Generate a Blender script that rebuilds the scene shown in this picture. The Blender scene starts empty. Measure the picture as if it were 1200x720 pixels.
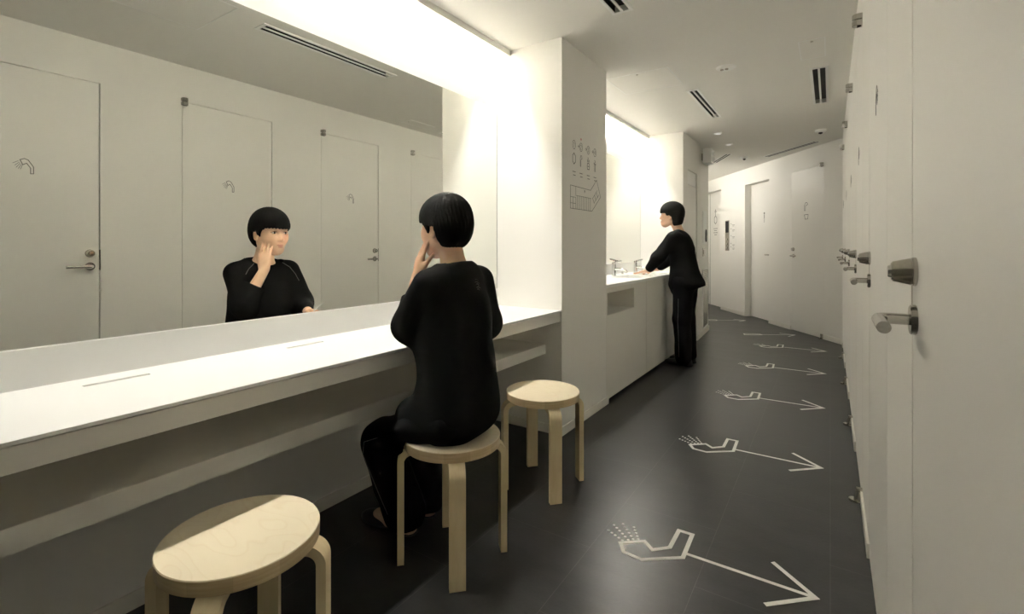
import bpy, bmesh, math, random
import numpy as np
from mathutils import Vector, Matrix
random.seed(4)
C = bpy.context.scene.collection
PI = math.pi
# ---------------------------------------------------------------- constants (metres; camera at x=0,y=0)
F_PX = 565.0
YAW = math.atan2(373, 565)
HC = 1.17            # camera height
CE = 2.465           # ceiling height
RX = 0.122           # right wall face
MX = -1.872          # mirror face
WX = -1.880          # left wall face behind the mirrors
PX = -1.384          # pier face / counter front
CX = -1.766          # inner edge of the light slot
Y0, Y1, Y2, Y3 = 2.655, 3.364, 5.595, 6.417   # pier and bay limits
YB = -1.30           # rear wall

# ---------------------------------------------------------------- materials
def new_mat(name):
    m = bpy.data.materials.new(name); m.use_nodes = True
    return m, m.node_tree.nodes, m.node_tree.links, m.node_tree.nodes['Principled BSDF']
def noise_mat(name, c1, c2, scale=8, rough=.5, r2=None, bump=0, bscale=60, metal=0, stretch=(1,1,1), detail=3, coat=0, spec=None):
    m, n, l, b = new_mat(name)
    tc = n.new('ShaderNodeTexCoord'); mp = n.new('ShaderNodeMapping'); mp.inputs['Scale'].default_value = stretch
    l.new(tc.outputs['Object'], mp.inputs['Vector'])
    t = n.new('ShaderNodeTexNoise'); t.inputs['Scale'].default_value = scale; t.inputs['Detail'].default_value = detail
    l.new(mp.outputs[0], t.inputs['Vector'])
    r = n.new('ShaderNodeValToRGB'); r.color_ramp.elements[0].color = (*c1,1); r.color_ramp.elements[1].color = (*c2,1)
    r.color_ramp.elements[0].position = .3; r.color_ramp.elements[1].position = .7
    l.new(t.outputs['Fac'], r.inputs[0]); l.new(r.outputs[0], b.inputs['Base Color'])
    b.inputs['Metallic'].default_value = metal
    b.inputs['Roughness'].default_value = rough
    if r2 is not None:
        mr = n.new('ShaderNodeMapRange'); mr.inputs['To Min'].default_value = rough; mr.inputs['To Max'].default_value = r2
        l.new(t.outputs['Fac'], mr.inputs['Value']); l.new(mr.outputs[0], b.inputs['Roughness'])
    if bump:
        t2 = n.new('ShaderNodeTexNoise'); t2.inputs['Scale'].default_value = bscale
        l.new(mp.outputs[0], t2.inputs['Vector'])
        bp = n.new('ShaderNodeBump'); bp.inputs['Strength'].default_value = bump; bp.inputs['Distance'].default_value = .002
        l.new(t2.outputs['Fac'], bp.inputs['Height']); l.new(bp.outputs[0], b.inputs['Normal'])
    if coat: b.inputs['Coat Weight'].default_value = coat
    if spec is not None: b.inputs['Specular IOR Level'].default_value = spec
    return m
M = {}
M['wall'] = noise_mat('wall_paint', (.875,.86,.82), (.885,.87,.83), 2, .55, bump=.05, bscale=300)
M['rear'] = noise_mat('low_bounce_wall', (.09,.087,.08), (.10,.097,.09), 3, .6)  # unseen rear wall, darkened to hold back bounce light near the camera
M['ceil'] = noise_mat('ceiling_paint', (.87,.855,.81), (.88,.865,.82), 2, .8)
M['door'] = noise_mat('door_laminate', (.87,.855,.815), (.88,.865,.825), 1.5, .40)
M['white'] = noise_mat('solid_surface_white', (.86,.86,.84), (.88,.88,.86), 3, .32)
M['lam'] = noise_mat('counter_laminate', (.80,.78,.725), (.82,.80,.745), 3, .45)
M['trim'] = noise_mat('white_trim', (.85,.83,.77), (.86,.84,.78), 3, .5)
M['white_metal'] = noise_mat('white_enamel', (.92,.92,.90), (.94,.94,.92), 3, .4)
M['dark'] = noise_mat('dark_void', (.012,.012,.013), (.016,.016,.017), 5, .6)
M['line'] = noise_mat('printed_line', (.13,.125,.115), (.15,.145,.135), 30, .5)
M['red'] = noise_mat('printed_red', (.5,.03,.02), (.55,.04,.03), 30, .5)
M['floorwhite'] = noise_mat('floor_vinyl_white', (.90,.90,.87), (.94,.94,.91), 40, .7, spec=.15)
M['metal'] = noise_mat('satin_steel', (.50,.48,.44), (.60,.575,.53), 120, .22, metal=1, stretch=(1,1,8))
M['chrome'] = noise_mat('chrome', (.72,.72,.72), (.76,.76,.76), 5, .08, metal=1)
M['mirror'] = noise_mat('mirror_silver', (.87,.88,.84), (.875,.885,.845), 1, 0, metal=1)
M['mirror'].node_tree.nodes['Principled BSDF'].inputs['Roughness'].default_value = 0
M['skin'] = noise_mat('skin', (.60,.38,.245), (.66,.43,.29), 25, .5)
M['skin'].node_tree.nodes['Principled BSDF'].inputs['Subsurface Weight'].default_value = .12
M['skin'].node_tree.nodes['Principled BSDF'].inputs['Subsurface Radius'].default_value = (.01,.004,.002)
M['lip'] = noise_mat('lip_skin', (.45,.16,.12), (.5,.19,.15), 60, .4)
M['hair'] = noise_mat('black_hair', (.003,.0028,.0026), (.006,.0055,.005), 60, .75, stretch=(1,1,.15), spec=.06)
M['cloth'] = noise_mat('black_cotton', (.0035,.0035,.0035), (.0055,.0053,.005), 90, .9, bump=.3, bscale=400, spec=.06)
M['pants'] = noise_mat('black_trouser_cloth', (.003,.003,.0033), (.0045,.0045,.0048), 90, .9, bump=.3, bscale=400, spec=.06)
M['piping'] = noise_mat('grey_piping', (.16,.16,.15), (.2,.2,.19), 90, .7)
M['shoe'] = noise_mat('black_shoe', (.01,.01,.01), (.015,.014,.013), 20, .4)
M['gold'] = noise_mat('gold_buckle', (.7,.5,.25), (.75,.55,.3), 20, .25, metal=1)
M['eye'] = noise_mat('eye_white', (.62,.6,.57), (.66,.64,.6), 20, .3)
M['iris'] = noise_mat('iris_dark', (.012,.008,.006), (.02,.012,.01), 20, .15)
M['ply_edge'] = noise_mat('birch_edge', (.46,.34,.19), (.56,.44,.27), 9, .5, stretch=(1,1,14))
M['leg'] = noise_mat('birch_leg', (.70,.56,.33), (.78,.65,.42), 12, .42, stretch=(3,3,.5), bump=.05, bscale=80)

def edge_mat():
    m = M['ply_edge']; n = m.node_tree.nodes; l = m.node_tree.links
    tc = n.new('ShaderNodeTexCoord'); sp = n.new('ShaderNodeSeparateXYZ'); l.new(tc.outputs['Object'], sp.inputs[0])
    at = n.new('ShaderNodeMath'); at.operation = 'ARCTAN2'; l.new(sp.outputs[1], at.inputs[0]); l.new(sp.outputs[0], at.inputs[1])
    sn = n.new('ShaderNodeMath'); sn.operation = 'SNAP'; sn.inputs[1].default_value = .52; l.new(at.outputs[0], sn.inputs[0])
    wn = n.new('ShaderNodeTexWhiteNoise'); wn.noise_dimensions = '1D'; l.new(sn.outputs[0], wn.inputs['W'])
    mr = n.new('ShaderNodeMapRange'); mr.inputs['To Min'].default_value = .72; mr.inputs['To Max'].default_value = 1.15; l.new(wn.outputs['Value'], mr.inputs['Value'])
    b = n['Principled BSDF']; src = b.inputs['Base Color'].links[0].from_socket
    vm = n.new('ShaderNodeVectorMath'); vm.operation = 'SCALE'; l.new(src, vm.inputs[0]); l.new(mr.outputs[0], vm.inputs['Scale']); l.new(vm.outputs[0], b.inputs['Base Color'])
edge_mat()
# birch plywood seat: faint contour-like figure
def birch():
    m, n, l, b = new_mat('birch_veneer')
    tc = n.new('ShaderNodeTexCoord'); mp = n.new('ShaderNodeMapping'); mp.inputs['Scale'].default_value = (2.0,5.0,2)
    l.new(tc.outputs['Object'], mp.inputs['Vector'])
    t = n.new('ShaderNodeTexNoise'); t.inputs['Scale'].default_value = 1.6; t.inputs['Detail'].default_value = 1.5
    l.new(mp.outputs[0], t.inputs['Vector'])
    w = n.new('ShaderNodeMath'); w.operation = 'MULTIPLY'; w.inputs[1].default_value = 13
    l.new(t.outputs['Fac'], w.inputs[0])
    f = n.new('ShaderNodeMath'); f.operation = 'FRACT'; l.new(w.outputs[0], f.inputs[0])
    r = n.new('ShaderNodeValToRGB')
    e = r.color_ramp.elements
    e[0].position = 0; e[0].color = (.785,.68,.49,1); e[1].position = 1; e[1].color = (.80,.69,.49,1)
    x = e.new(.12); x.color = (.82,.72,.53,1); x = e.new(.85); x.color = (.83,.735,.545,1)
    l.new(f.outputs[0], r.inputs[0]); l.new(r.outputs[0], b.inputs['Base Color'])
    b.inputs['Roughness'].default_value = .38
    return m
M['birch'] = birch()

def floor_mat():
    m, n, l, b = new_mat('dark_floor_tile')
    tc = n.new('ShaderNodeTexCoord')
    sp = n.new('ShaderNodeSeparateXYZ'); l.new(tc.outputs['Object'], sp.inputs[0])
    cb = n.new('ShaderNodeCombineXYZ')
    a1 = n.new('ShaderNodeMath'); a1.operation = 'ADD'; a1.inputs[1].default_value = -1.34 + 7.8
    a2 = n.new('ShaderNodeMath'); a2.operation = 'ADD'; a2.inputs[1].default_value = 1.17 + 7.8
    l.new(sp.outputs[1], a1.inputs[0]); l.new(sp.outputs[0], a2.inputs[0])
    l.new(a1.outputs[0], cb.inputs[0]); l.new(a2.outputs[0], cb.inputs[1])
    br = n.new('ShaderNodeTexBrick'); br.offset = .5
    br.inputs['Scale'].default_value = 1; br.inputs['Brick Width'].default_value = .78; br.inputs['Row Height'].default_value = .39
    br.inputs['Mortar Size'].default_value = .0012; br.inputs['Mortar Smooth'].default_value = .3
    br.inputs['Color1'].default_value = (.92,.92,.92,1); br.inputs['Color2'].default_value = (1.08,1.08,1.08,1); br.inputs['Mortar'].default_value = (2.6,2.6,2.5,1)
    l.new(cb.outputs[0], br.inputs['Vector'])
    t = n.new('ShaderNodeTexNoise'); t.inputs['Scale'].default_value = 3.2; t.inputs['Detail'].default_value = 9; t.inputs['Roughness'].default_value = .66
    mp = n.new('ShaderNodeMapping'); mp.inputs['Scale'].default_value = (1.0,2.2,1); l.new(tc.outputs['Object'], mp.inputs[0]); l.new(mp.outputs[0], t.inputs['Vector'])
    r = n.new('ShaderNodeValToRGB'); r.color_ramp.elements[0].position = .32; r.color_ramp.elements[1].position = .72
    r.color_ramp.elements[0].color = (.015,.0147,.0147,1); r.color_ramp.elements[1].color = (.034,.033,.032,1)
    l.new(t.outputs['Fac'], r.inputs[0])
    mx = n.new('ShaderNodeMix'); mx.data_type = 'RGBA'; mx.blend_type = 'MULTIPLY'; mx.inputs[0].default_value = 1
    l.new(r.outputs[0], mx.inputs[6]); l.new(br.outputs['Color'], mx.inputs[7])
    l.new(mx.outputs[2], b.inputs['Base Color']); b.inputs['Specular IOR Level'].default_value = .32
    mr = n.new('ShaderNodeMapRange'); mr.inputs['From Min'].default_value = .2; mr.inputs['From Max'].default_value = .8
    mr.inputs['To Min'].default_value = .27; mr.inputs['To Max'].default_value = .36
    l.new(t.outputs['Fac'], mr.inputs['Value']); l.new(mr.outputs[0], b.inputs['Roughness'])
    t2 = n.new('ShaderNodeTexNoise'); t2.inputs['Scale'].default_value = 90; t2.inputs['Detail'].default_value = 4
    l.new(tc.outputs['Object'], t2.inputs['Vector'])
    bp = n.new('ShaderNodeBump'); bp.inputs['Strength'].default_value = .25; bp.inputs['Distance'].default_value = .0012
    l.new(t2.outputs['Fac'], bp.inputs['Height']); l.new(bp.outputs[0], b.inputs['Normal'])
    return m
M['floor'] = floor_mat()
def emit(name, col, s):
    m, n, l, b = new_mat(name)
    b.inputs['Base Color'].default_value = (.8,.8,.8,1)
    b.inputs['Emission Color'].default_value = (*col,1); b.inputs['Emission Strength'].default_value = s
    return m
LAMP = (1.0, .968, .905)
M['tube'] = emit('fluorescent_tube', LAMP, 80)
M['tube_fill'] = emit('slot_fill_tube', LAMP, 1800)  # added tubes that wash the upper wall for soft room fill
M['tube2'] = emit('passage_tube', LAMP, 25)
M['spot'] = emit('downlight_lamp', LAMP, .7)

# ---------------------------------------------------------------- object helpers
def origin(o):
    v = Vector((0,0,0))
    while o is not None:
        v += o.location; o = o.parent
    return v
def link(name, me, mat, parent=None, smooth=False, kind=None):
    o = bpy.data.objects.new(name, me); C.objects.link(o)
    if parent is not None:
        d = origin(parent)
        me.transform(Matrix.Translation(-d)); o.parent = parent
    if mat is not None:
        for x in (mat if isinstance(mat, (list,tuple)) else [mat]): me.materials.append(x)
    if smooth: me.polygons.foreach_set('use_smooth', [True]*len(me.polygons))
    if kind: o['kind'] = kind
    return o
def tag(o, label, cat, group=None, kind=None):
    o['label'] = label; o['category'] = cat
    if group: o['group'] = group
    if kind: o['kind'] = kind
    return o
def thing(name, loc, label, cat, group=None, kind=None):
    o = bpy.data.objects.new(name, None); C.objects.link(o); o.location = loc
    o.empty_display_size = .1
    return tag(o, label, cat, group, kind)
class MB:
    def __init__(s): s.bm = bmesh.new()
    def box(s, a, b, bev=0):
        a, b = [min(p,q) for p,q in zip(a,b)], [max(p,q) for p,q in zip(a,b)]
        t = bmesh.new()
        bmesh.ops.create_cube(t, size=1)
        for v in t.verts:
            v.co = Vector([(a[i]+b[i])/2 + v.co[i]*(b[i]-a[i]) for i in range(3)])
        if bev: bmesh.ops.bevel(t, geom=t.edges[:], offset=bev, segments=2, affect='EDGES', clamp_overlap=True)
        return s.merge(t)
    def merge(s, t, mtx=None):
        if mtx is not None: t.transform(mtx)
        me = bpy.data.meshes.new('tmp'); t.to_mesh(me); t.free()
        s.bm.from_mesh(me); bpy.data.meshes.remove(me); return s
    def cyl(s, p, q, r1, r2=None, seg=24, bev=0):
        p, q = Vector(p), Vector(q); r2 = r1 if r2 is None else r2
        t = bmesh.new()
        bmesh.ops.create_cone(t, cap_ends=True, segments=seg, radius1=r1, radius2=r2, depth=(q-p).length)
        if bev:
            ed = [e for e in t.edges if len(e.link_faces)==2 and any(len(f.verts)>4 for f in e.link_faces)]
            bmesh.ops.bevel(t, geom=ed, offset=bev, segments=2, affect='EDGES', clamp_overlap=True)
        m = Matrix.Translation((p+q)/2) @ (q-p).to_track_quat('Z','Y').to_matrix().to_4x4()
        return s.merge(t, m)
    def tube(s, pts, r, seg=16, closed_caps=True):
        pts = [Vector(p) for p in pts]; rs = r if isinstance(r,(list,tuple)) else [r]*len(pts)
        t = bmesh.new(); rings = []
        up = None
        for i, p in enumerate(pts):
            d = (pts[min(i+1,len(pts)-1)] - pts[max(i-1,0)]).normalized()
            if up is None:
                up = d.orthogonal().normalized()
            else:
                up = (up - d*up.dot(d)).normalized()
            sd = d.cross(up)
            rings.append([t.verts.new(p + (up*math.cos(2*PI*k/seg) + sd*math.sin(2*PI*k/seg))*rs[i]) for k in range(seg)])
        for a, b in zip(rings, rings[1:]):
            for k in range(seg): t.faces.new((a[k], a[(k+1)%seg], b[(k+1)%seg], b[k]))
        t.faces.new(rings[0][::-1]); t.faces.new(rings[-1])
        bmesh.ops.recalc_face_normals(t, faces=t.faces[:])
        return s.merge(t)
    def prism(s, poly, fn, t0, t1):
        """2D polygon, fn(a,b,t)->3D, extruded t0..t1"""
        t = bmesh.new()
        A = [t.verts.new(fn(a,b,t0)) for a,b in poly]; B = [t.verts.new(fn(a,b,t1)) for a,b in poly]
        t.faces.new(A); t.faces.new(B[::-1]); n = len(poly)
        for i in range(n): t.faces.new((A[i], B[i], B[(i+1)%n], A[(i+1)%n]))
        bmesh.ops.recalc_face_normals(t, faces=t.faces[:])
        return s.merge(t)
    def ribbon(s, pts, w, fn, th=.0008, closed=False):
        """mitred flat line of width w laid on surface fn(a,b,t)"""
        P = [Vector(p).to_2d() for p in pts]; n = len(P); L = []; R = []
        for i in range(n):
            if closed: a, b = P[i-1], P[(i+1)%n]
            else: a, b = P[max(i-1,0)], P[min(i+1,n-1)]
            d1 = (P[i]-a).normalized() if (P[i]-a).length > 0 else None
            d2 = (b-P[i]).normalized() if (b-P[i]).length > 0 else None
            d1 = d1 or d2; d2 = d2 or d1
            n1 = Vector((-d1.y,d1.x)); n2 = Vector((-d2.y,d2.x)); m = (n1+n2)
            m = m.normalized() if m.length > 1e-6 else n1
            k = min(2.5, 1/max(.3, m.dot(n1)))
            L.append(P[i]+m*w/2*k); R.append(P[i]-m*w/2*k)
        t = bmesh.new()
        V = [[t.verts.new(fn(q.x,q.y,h)) for q in X] for X in (L,R) for h in (0,th)]
        l0,l1,r0,r1 = V
        for i in range(n if closed else n-1):
            j = (i+1)%n
            t.faces.new((l1[i],l1[j],r1[j],r1[i])); t.faces.new((l0[i],r0[i],r0[j],l0[j]))
            t.faces.new((l0[i],l0[j],l1[j],l1[i])); t.faces.new((r0[i],r1[i],r1[j],r0[j]))
        if not closed:
            t.faces.new((l0[0],l1[0],r1[0],r0[0])); t.faces.new((l0[-1],r0[-1],r1[-1],l1[-1]))
        bmesh.ops.recalc_face_normals(t, faces=t.faces[:])
        return s.merge(t)
    def build(s, name, mat, parent=None, smooth=False, kind=None, mtx=None, angle=None):
        me = bpy.data.meshes.new(name); s.bm.to_mesh(me); s.bm.free()
        if mtx is not None: me.transform(mtx)
        o = link(name, me, mat, parent, False, kind)
        if smooth or angle:
            me.polygons.foreach_set('use_smooth', [True]*len(me.polygons))
            me.set_sharp_from_angle(angle=math.radians(angle or 35))
        return o
def grid_with_holes(mb, x0, x1, y0, y1, holes, fn):
    """boxes covering a rectangle except the holes; fn(a0,a1,b0,b1) adds one"""
    xs = sorted({x0,x1,*[h[0] for h in holes],*[h[1] for h in holes]}); xs = [v for v in xs if x0<=v<=x1]
    for a0, a1 in zip(xs, xs[1:]):
        hs = sorted([(max(h[2],y0),min(h[3],y1)) for h in holes if h[0] < (a0+a1)/2 < h[1]])
        b = y0
        for h0, h1 in hs:
            if h0 > b: fn(a0,a1,b,h0)
            b = max(b,h1)
        if b < y1: fn(a0,a1,b,y1)
def copy_tree(o, parent=None):
    c = o.copy(); C.objects.link(c)
    if parent is not None: c.parent = parent
    for ch in list(o.children): copy_tree(ch, c)
    return c
# ================================================================= SHELL
def setting(o, label, cat): return tag(o, label, cat, kind='structure')
def wall_seg(p, q, th, z0=0, z1=CE):
    p, q = Vector(p).to_2d(), Vector(q).to_2d(); d = (q-p).normalized(); n = Vector((-d.y,d.x))*th
    return [(p.x,p.y),(q.x,q.y),(q.x+n.x,q.y+n.y),(p.x+n.x,p.y+n.y)]
FD = Vector((-.56, .829, 0)).normalized(); FN = Vector((-FD.y, FD.x, 0))      # far wall direction; FN points away (behind?) from corridor
P0 = Vector((RX, 6.95, 0))
if FN.dot(Vector((-1,-1,0))) < 0: FN = -FN      # FN: out of the far wall, into the room
A_ = Vector((-1.432, 7.18, 0)); B_ = A_ + FD*2.6
E_ = P0 + FD*5.0
room = [(WX-.10,YB-.1),(RX+.25,YB-.1),(RX+.25,P0.y+.2),(E_.x+.5,E_.y+.3),(B_.x-.9,B_.y),(A_.x-.9,A_.y-.3),(WX-.10,Y3)]
m = MB(); m.prism(room, lambda a,b,t: (a,b,t), -.08, 0)
setting(m.build('floor', M['floor']), 'dark grey slate-look tiled floor of the corridor', 'floor')
# ceiling: slab pieces with a long slot over each mirror bay
VENTS = [(-1.012,-.895,1.54,2.56),(-1.0,-.903,4.145,5.16),(-.128,-.012,4.12,5.16)]
m = MB()
def cb(a0,a1,b0,b1): m.box((a0,b0,CE),(a1,b1,CE+.10))
grid_with_holes(m, WX-.02, RX+.25, YB-.1, P0.y+.2, [(WX-.02,CX,YB,Y0),(WX-.02,CX,Y1,Y2)] + [(v[0]+.016,v[1]-.016,v[2]+.02,v[3]-.02) for v in VENTS], cb)
m.prism([(WX-.10,P0.y+.2),(RX+.25,P0.y+.2),(E_.x+.5,E_.y+.3),(B_.x-.9,B_.y),(A_.x-.9,A_.y-.1)], lambda a,b,t:(a,b,t), CE, CE+.10)
setting(m.build('ceiling', M['ceil']), 'warm white flat ceiling with light slots over the mirrors', 'ceiling')
for k,(a,b) in enumerate(((YB,Y0),(Y1,Y2))):
    m = MB(); m.box((CX-.008,a,CE-.036),(CX,b,CE+.10)); m.box((CX-.034,a,CE-.036),(CX-.008,b,CE-.031))  # second box: ledge added to block the fill tube's downward light
    setting(m.build('trim_%d' % (k+1), M['ceil']), ('hanging lip of the light slot over the nearer mirror','hanging lip of the light slot over the basin mirror')[k], 'light slot trim')
    m = MB(); m.box((WX-.02,a,CE+.26),(CX+.03,b,CE+.28)); m.box((CX,a,CE+.10),(CX+.03,b,CE+.26))
    setting(m.build('trim_%d' % (k+3), M['white_metal']), ('upper housing of the light slot over the nearer mirror','upper housing of the light slot over the basin mirror')[k], 'light slot trim')
    # batten with tube
    f = thing('strip_light', (-1.83,(a+b)/2,CE+.26), ('long fluorescent batten hidden in the slot over the nearer mirror','long fluorescent batten hidden in the slot over the basin mirror')[k], 'light', 'strip lights in the ceiling slots')
    ya, yb_ = (.12 if k==0 else a+.02), b-.02
    m = MB(); m.box((-1.86,ya,CE+.225),(-1.81,yb_,CE+.26), .004); m.build('housing', M['white_metal'], f)
    m = MB(); m.cyl((-1.840,ya+.02,CE+.062),(-1.840,yb_-.02,CE+.062),.012, seg=16); m.build('tube', M['tube'], f, smooth=True)
    for yy in (ya+.01, yb_-.03):
        m = MB(); m.box((-1.852,yy,CE+.047),(-1.828,yy+.02,CE+.225), .003); m.build('lamp_holder', M['white_metal'], f)
    f = thing('slot_fill_light', (-1.780,(a+b)/2,CE), ('slim unseen fill tube added on the slot ledge over the nearer mirror','slim unseen fill tube added on the slot ledge over the basin mirror')[k], 'light', 'added fill tubes on the slot ledges')  # unseen second tube, added to raise fill without hard direct light
    m = MB(); m.cyl((-1.784,ya+.02,CE-.006),(-1.784,yb_-.02,CE-.006),.007, seg=12); m.build('tube', M['tube_fill'], f, smooth=True)
    for yy in (ya+.005, (ya+yb_)/2-.01, yb_-.025):
        m = MB(); m.box((-1.790,yy,CE-.031),(-1.778,yy+.014,CE-.006)); m.build('clip', M['white_metal'], f)
# strip light on the ceiling of the side passage, round the corner
q0 = A_ + FD*.75 + Vector((.10,.07,0)); q1 = A_ + FD*2.4 + Vector((.10,.07,0))
f = thing('strip_light', (*((q0+q1)/2).to_2d(),CE-.001), 'bare strip light round the corner of the bend, out of view', 'light')
m = MB(); m.prism(wall_seg(q0,q1,.05), lambda a,b,t:(a,b,t), CE-.03, CE-.001); m.build('housing', M['white_metal'], f)
m = MB(); qa, qb = q0+Vector((-.045,-.02,CE-.045)), q1+Vector((-.045,-.02,CE-.045)); m.cyl(qa, qb, .013, seg=12); m.build('tube', M['tube2'], f, smooth=True)
# left walls
m = MB(); m.box((WX-.10,YB-.1,0),(WX,Y3,CE+.28))
setting(m.build('wall_left', M['wall']), 'warm white wall behind the long mirrors and counters', 'wall')
def column(name, y0, y1, label):
    m = MB(); m.box((WX,y0,0),(PX,y1,CE)); m.box((WX,y0,CE),(CX,y1,CE+.27))
    return setting(m.build(name, M['wall']), label, 'wall')
column('wall_pier', Y0, Y1, 'square warm white pier between counter and basins, printed map on it')
# second pier has a shallow tall recess in its side
m = MB(); RC = (5.80,6.27,.02,2.07)
m.box((WX,Y2,0),(PX-.05,Y3,CE)); m.box((WX,Y2,CE),(CX,Y2+.1,CE+.27))
grid_with_holes(m, Y2, Y3, 0, CE, [RC], lambda a0,a1,b0,b1: m.box((PX-.05,a0,b0),(PX,a1,b1)))
setting(m.build('wall_end_pier', M['wall']), 'warm white pier at far end of the basins with cabinet recess', 'wall')
# left wall after the pier, then the corner
up = lambda a,b,t: (a,b,t)
m = MB(); m.prism([(PX,Y3),(A_.x,A_.y),(A_.x-.3,A_.y+.15),(WX,Y3+.3),(WX,Y3)], up, 0, CE)
setting(m.build('wall_corner', M['wall']), 'narrow warm white wall with alarm panel at the corridor bend', 'wall')
m = MB(); m.prism([(A_.x-.02,A_.y+.01),(A_.x-.3,A_.y+.15),(B_.x-.1,B_.y-.05),(B_.x,B_.y)][::-1], up, 0, CE)
setting(m.build('wall_side_passage', M['wall']), 'wall leading away left beyond the bend', 'wall')
m = MB(); m.prism(wall_seg(E_, B_, .1), up, 0, CE)
setting(m.build('wall_end', M['wall']), 'end wall of the passage beyond the bend', 'wall')
m = MB(); m.box((WX,YB-.1,0),(RX+.1,YB,CE+.1)); setting(m.build('wall_rear', M['rear']), 'rear wall of the corridor behind the viewer, darkened to cut bounce light', 'wall')

# ---------------- right wall with flush pivot doors
HZ = 2.205
hin = [.447+1.1285*k for k in range(-1,6)]
DW = .667
TH = .045
m = MB()
hol = [(h, h+DW, 0, HZ) for h in hin]
def wb(a0,a1,b0,b1): m.box((RX,a0,b0),(RX+TH,a1,b1))
grid_with_holes(m, YB, P0.y, 0, CE, hol, wb)
m.box((RX+TH,YB-.1,0),(RX+.2,P0.y+.1,CE))
setting(m.build('wall_right', M['wall']), 'long warm white wall of flush shower doors on the right', 'wall')
rs = lambda y,z,t: (RX-t, y, z)
def bb_right(h0,h1,i):
    m = MB(); m.box((RX-.008,h0,0),(RX,h1,.055)); setting(m.build('baseboard_right' if i==0 else 'baseboard_right.%03d'%i, M['trim']), ORD[i]+' low skirting piece between the flush doors on the right wall', 'baseboard')
ORD = ['rearmost','first','second','third','fourth','fifth','sixth','last']
for i in range(7):
    a = hin[i]+DW; b = hin[i+1] if i<6 else P0.y
    bb_right(a, b, i)

def lever(par, face, d_in, z, along, name='lever_handle'):
    """face: point on the door face at rose centre; d_in: unit vector out of face; along: unit vector of lever"""
    f = Vector(face); n = Vector(d_in); a = Vector(along)
    m = MB(); m.cyl(f, f+n*.009, .026, .025, seg=32, bev=.0015)
    h = m.build('lever_handle', M['metal'], par, smooth=True)
    m = MB()
    pts = [f+n*.006, f+n*.035]
    for k in range(1,6):
        t = k/5*PI/2
        pts.append(f + n*(.035+.018*math.sin(t)) + a*(.018*(1-math.cos(t))))
    pts.append(f+n*.053+a*.125)
    m.tube(pts, .0095, 20)
    m.build('lever', M['metal'], h, smooth=True, angle=50)
    return h
def lock(par, face, d_in):
    f = Vector(face); n = Vector(d_in)
    m = MB(); m.cyl(f, f+n*.006, .0245, .0245, seg=32, bev=.001); m.cyl(f+n*.006, f+n*.034, .0235, .0165, seg=32, bev=.002)
    l = m.build('lock', M['metal'], par, smooth=True)
    m = MB(); m.cyl(f+n*.033, f+n*.039, .011, .010, seg=24, bev=.001); m.build('lock_core', M['chrome'], l, smooth=True)
def pivot(par, fn, y, ztop, zbot, n):
    """small two-piece pivot hinges at top and bottom corner; fn(y,z,t)"""
    m = MB()
    for z0,z1 in ((ztop-.026,ztop-.003),(ztop+.003,ztop+.026)):
        p = fn(y, z0, .020); q = fn(y, z1, .020)
        m.cyl(p, q, .019, seg=24, bev=.0015)
        m.box(fn(y-.013,z0,0), fn(y+.013,z1,.014)) if n else m.prism([(y-.019,z0),(y+.019,z0),(y+.019,z1),(y-.019,z1)], fn, 0, .020)
    m.build('pivot_hinge', M['metal'], par, smooth=True)
    m = MB()
    m.cyl(fn(y,0.0,.028), fn(y,.012,.028), .024, seg=24, bev=.002); m.cyl(fn(y,.012,.020), fn(y,.05,.014), .013, .011, seg=20, bev=.001)
    m.prism([(y-.006,.012),(y+.016,.012),(y+.016,.062),(y-.006,.062)], fn, 0, .022)
    m.build('pivot_hinge', M['metal'], par, smooth=True)

def shower_icon(par, fn, y, z, s=1.0, name='shower_symbol', w=.0038, mir=1):
    """shower-head outline with spray lines; (y,z) of the head centre; y grows to the right in the mirror"""
    m = MB(); Q = lambda L: [(y+mir*a*s, z+b*s) for a,b in L]
    m.ribbon(Q([(-.018,.027),(0,.036),(.016,.029),(.038,-.008),(.038,-.048),(.026,-.049),(.026,-.016),(.009,.010),(-.007,-.001)]), w*s, fn, closed=True)
    for a,b in (((-.024,.020),(-.048,.004)),((-.020,.013),(-.040,-.008)),((-.017,.007),(-.034,-.020)),((-.013,.001),(-.025,-.026)),((-.009,-.004),(-.016,-.028))):
        m.ribbon(Q([a,b]), .0022*s, fn)
    return m.build(name, M['line'], par)

dl = ['second-nearest behind the viewer','nearest, with the big lever at the right edge of the photo','second-nearest','third-nearest','fourth-nearest','fifth-nearest','farthest on this wall']
for i, h in enumerate(hin):
    d = thing('door_%d' % (i+1), (RX, h, 0), 'flush white shower door on the right wall, '+dl[i], 'door', kind='structure')
    m = MB(); m.box((RX,h+.0025,.006),(RX+.035,h+DW-.0075,HZ-.003), .001)
    m.build('door_leaf', M['door'], d)
    if i >= 1 or True:
        lever(d, (RX, h+DW-.052, 1.045), (-1,0,0), 0, (0,-1,0))
        lock(d, (RX, h+DW-.052, 1.127), (-1,0,0))
        m = MB(); m.box((RX-.0012,h+DW-.006,1.02),(RX+.02,h+DW+.001,1.15)); m.build('strike_plate', M['metal'], d)
        pivot(d, rs, h+.012, HZ, 0, False)
        shower_icon(d, rs, h+DW/2-.012, 1.64)

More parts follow.
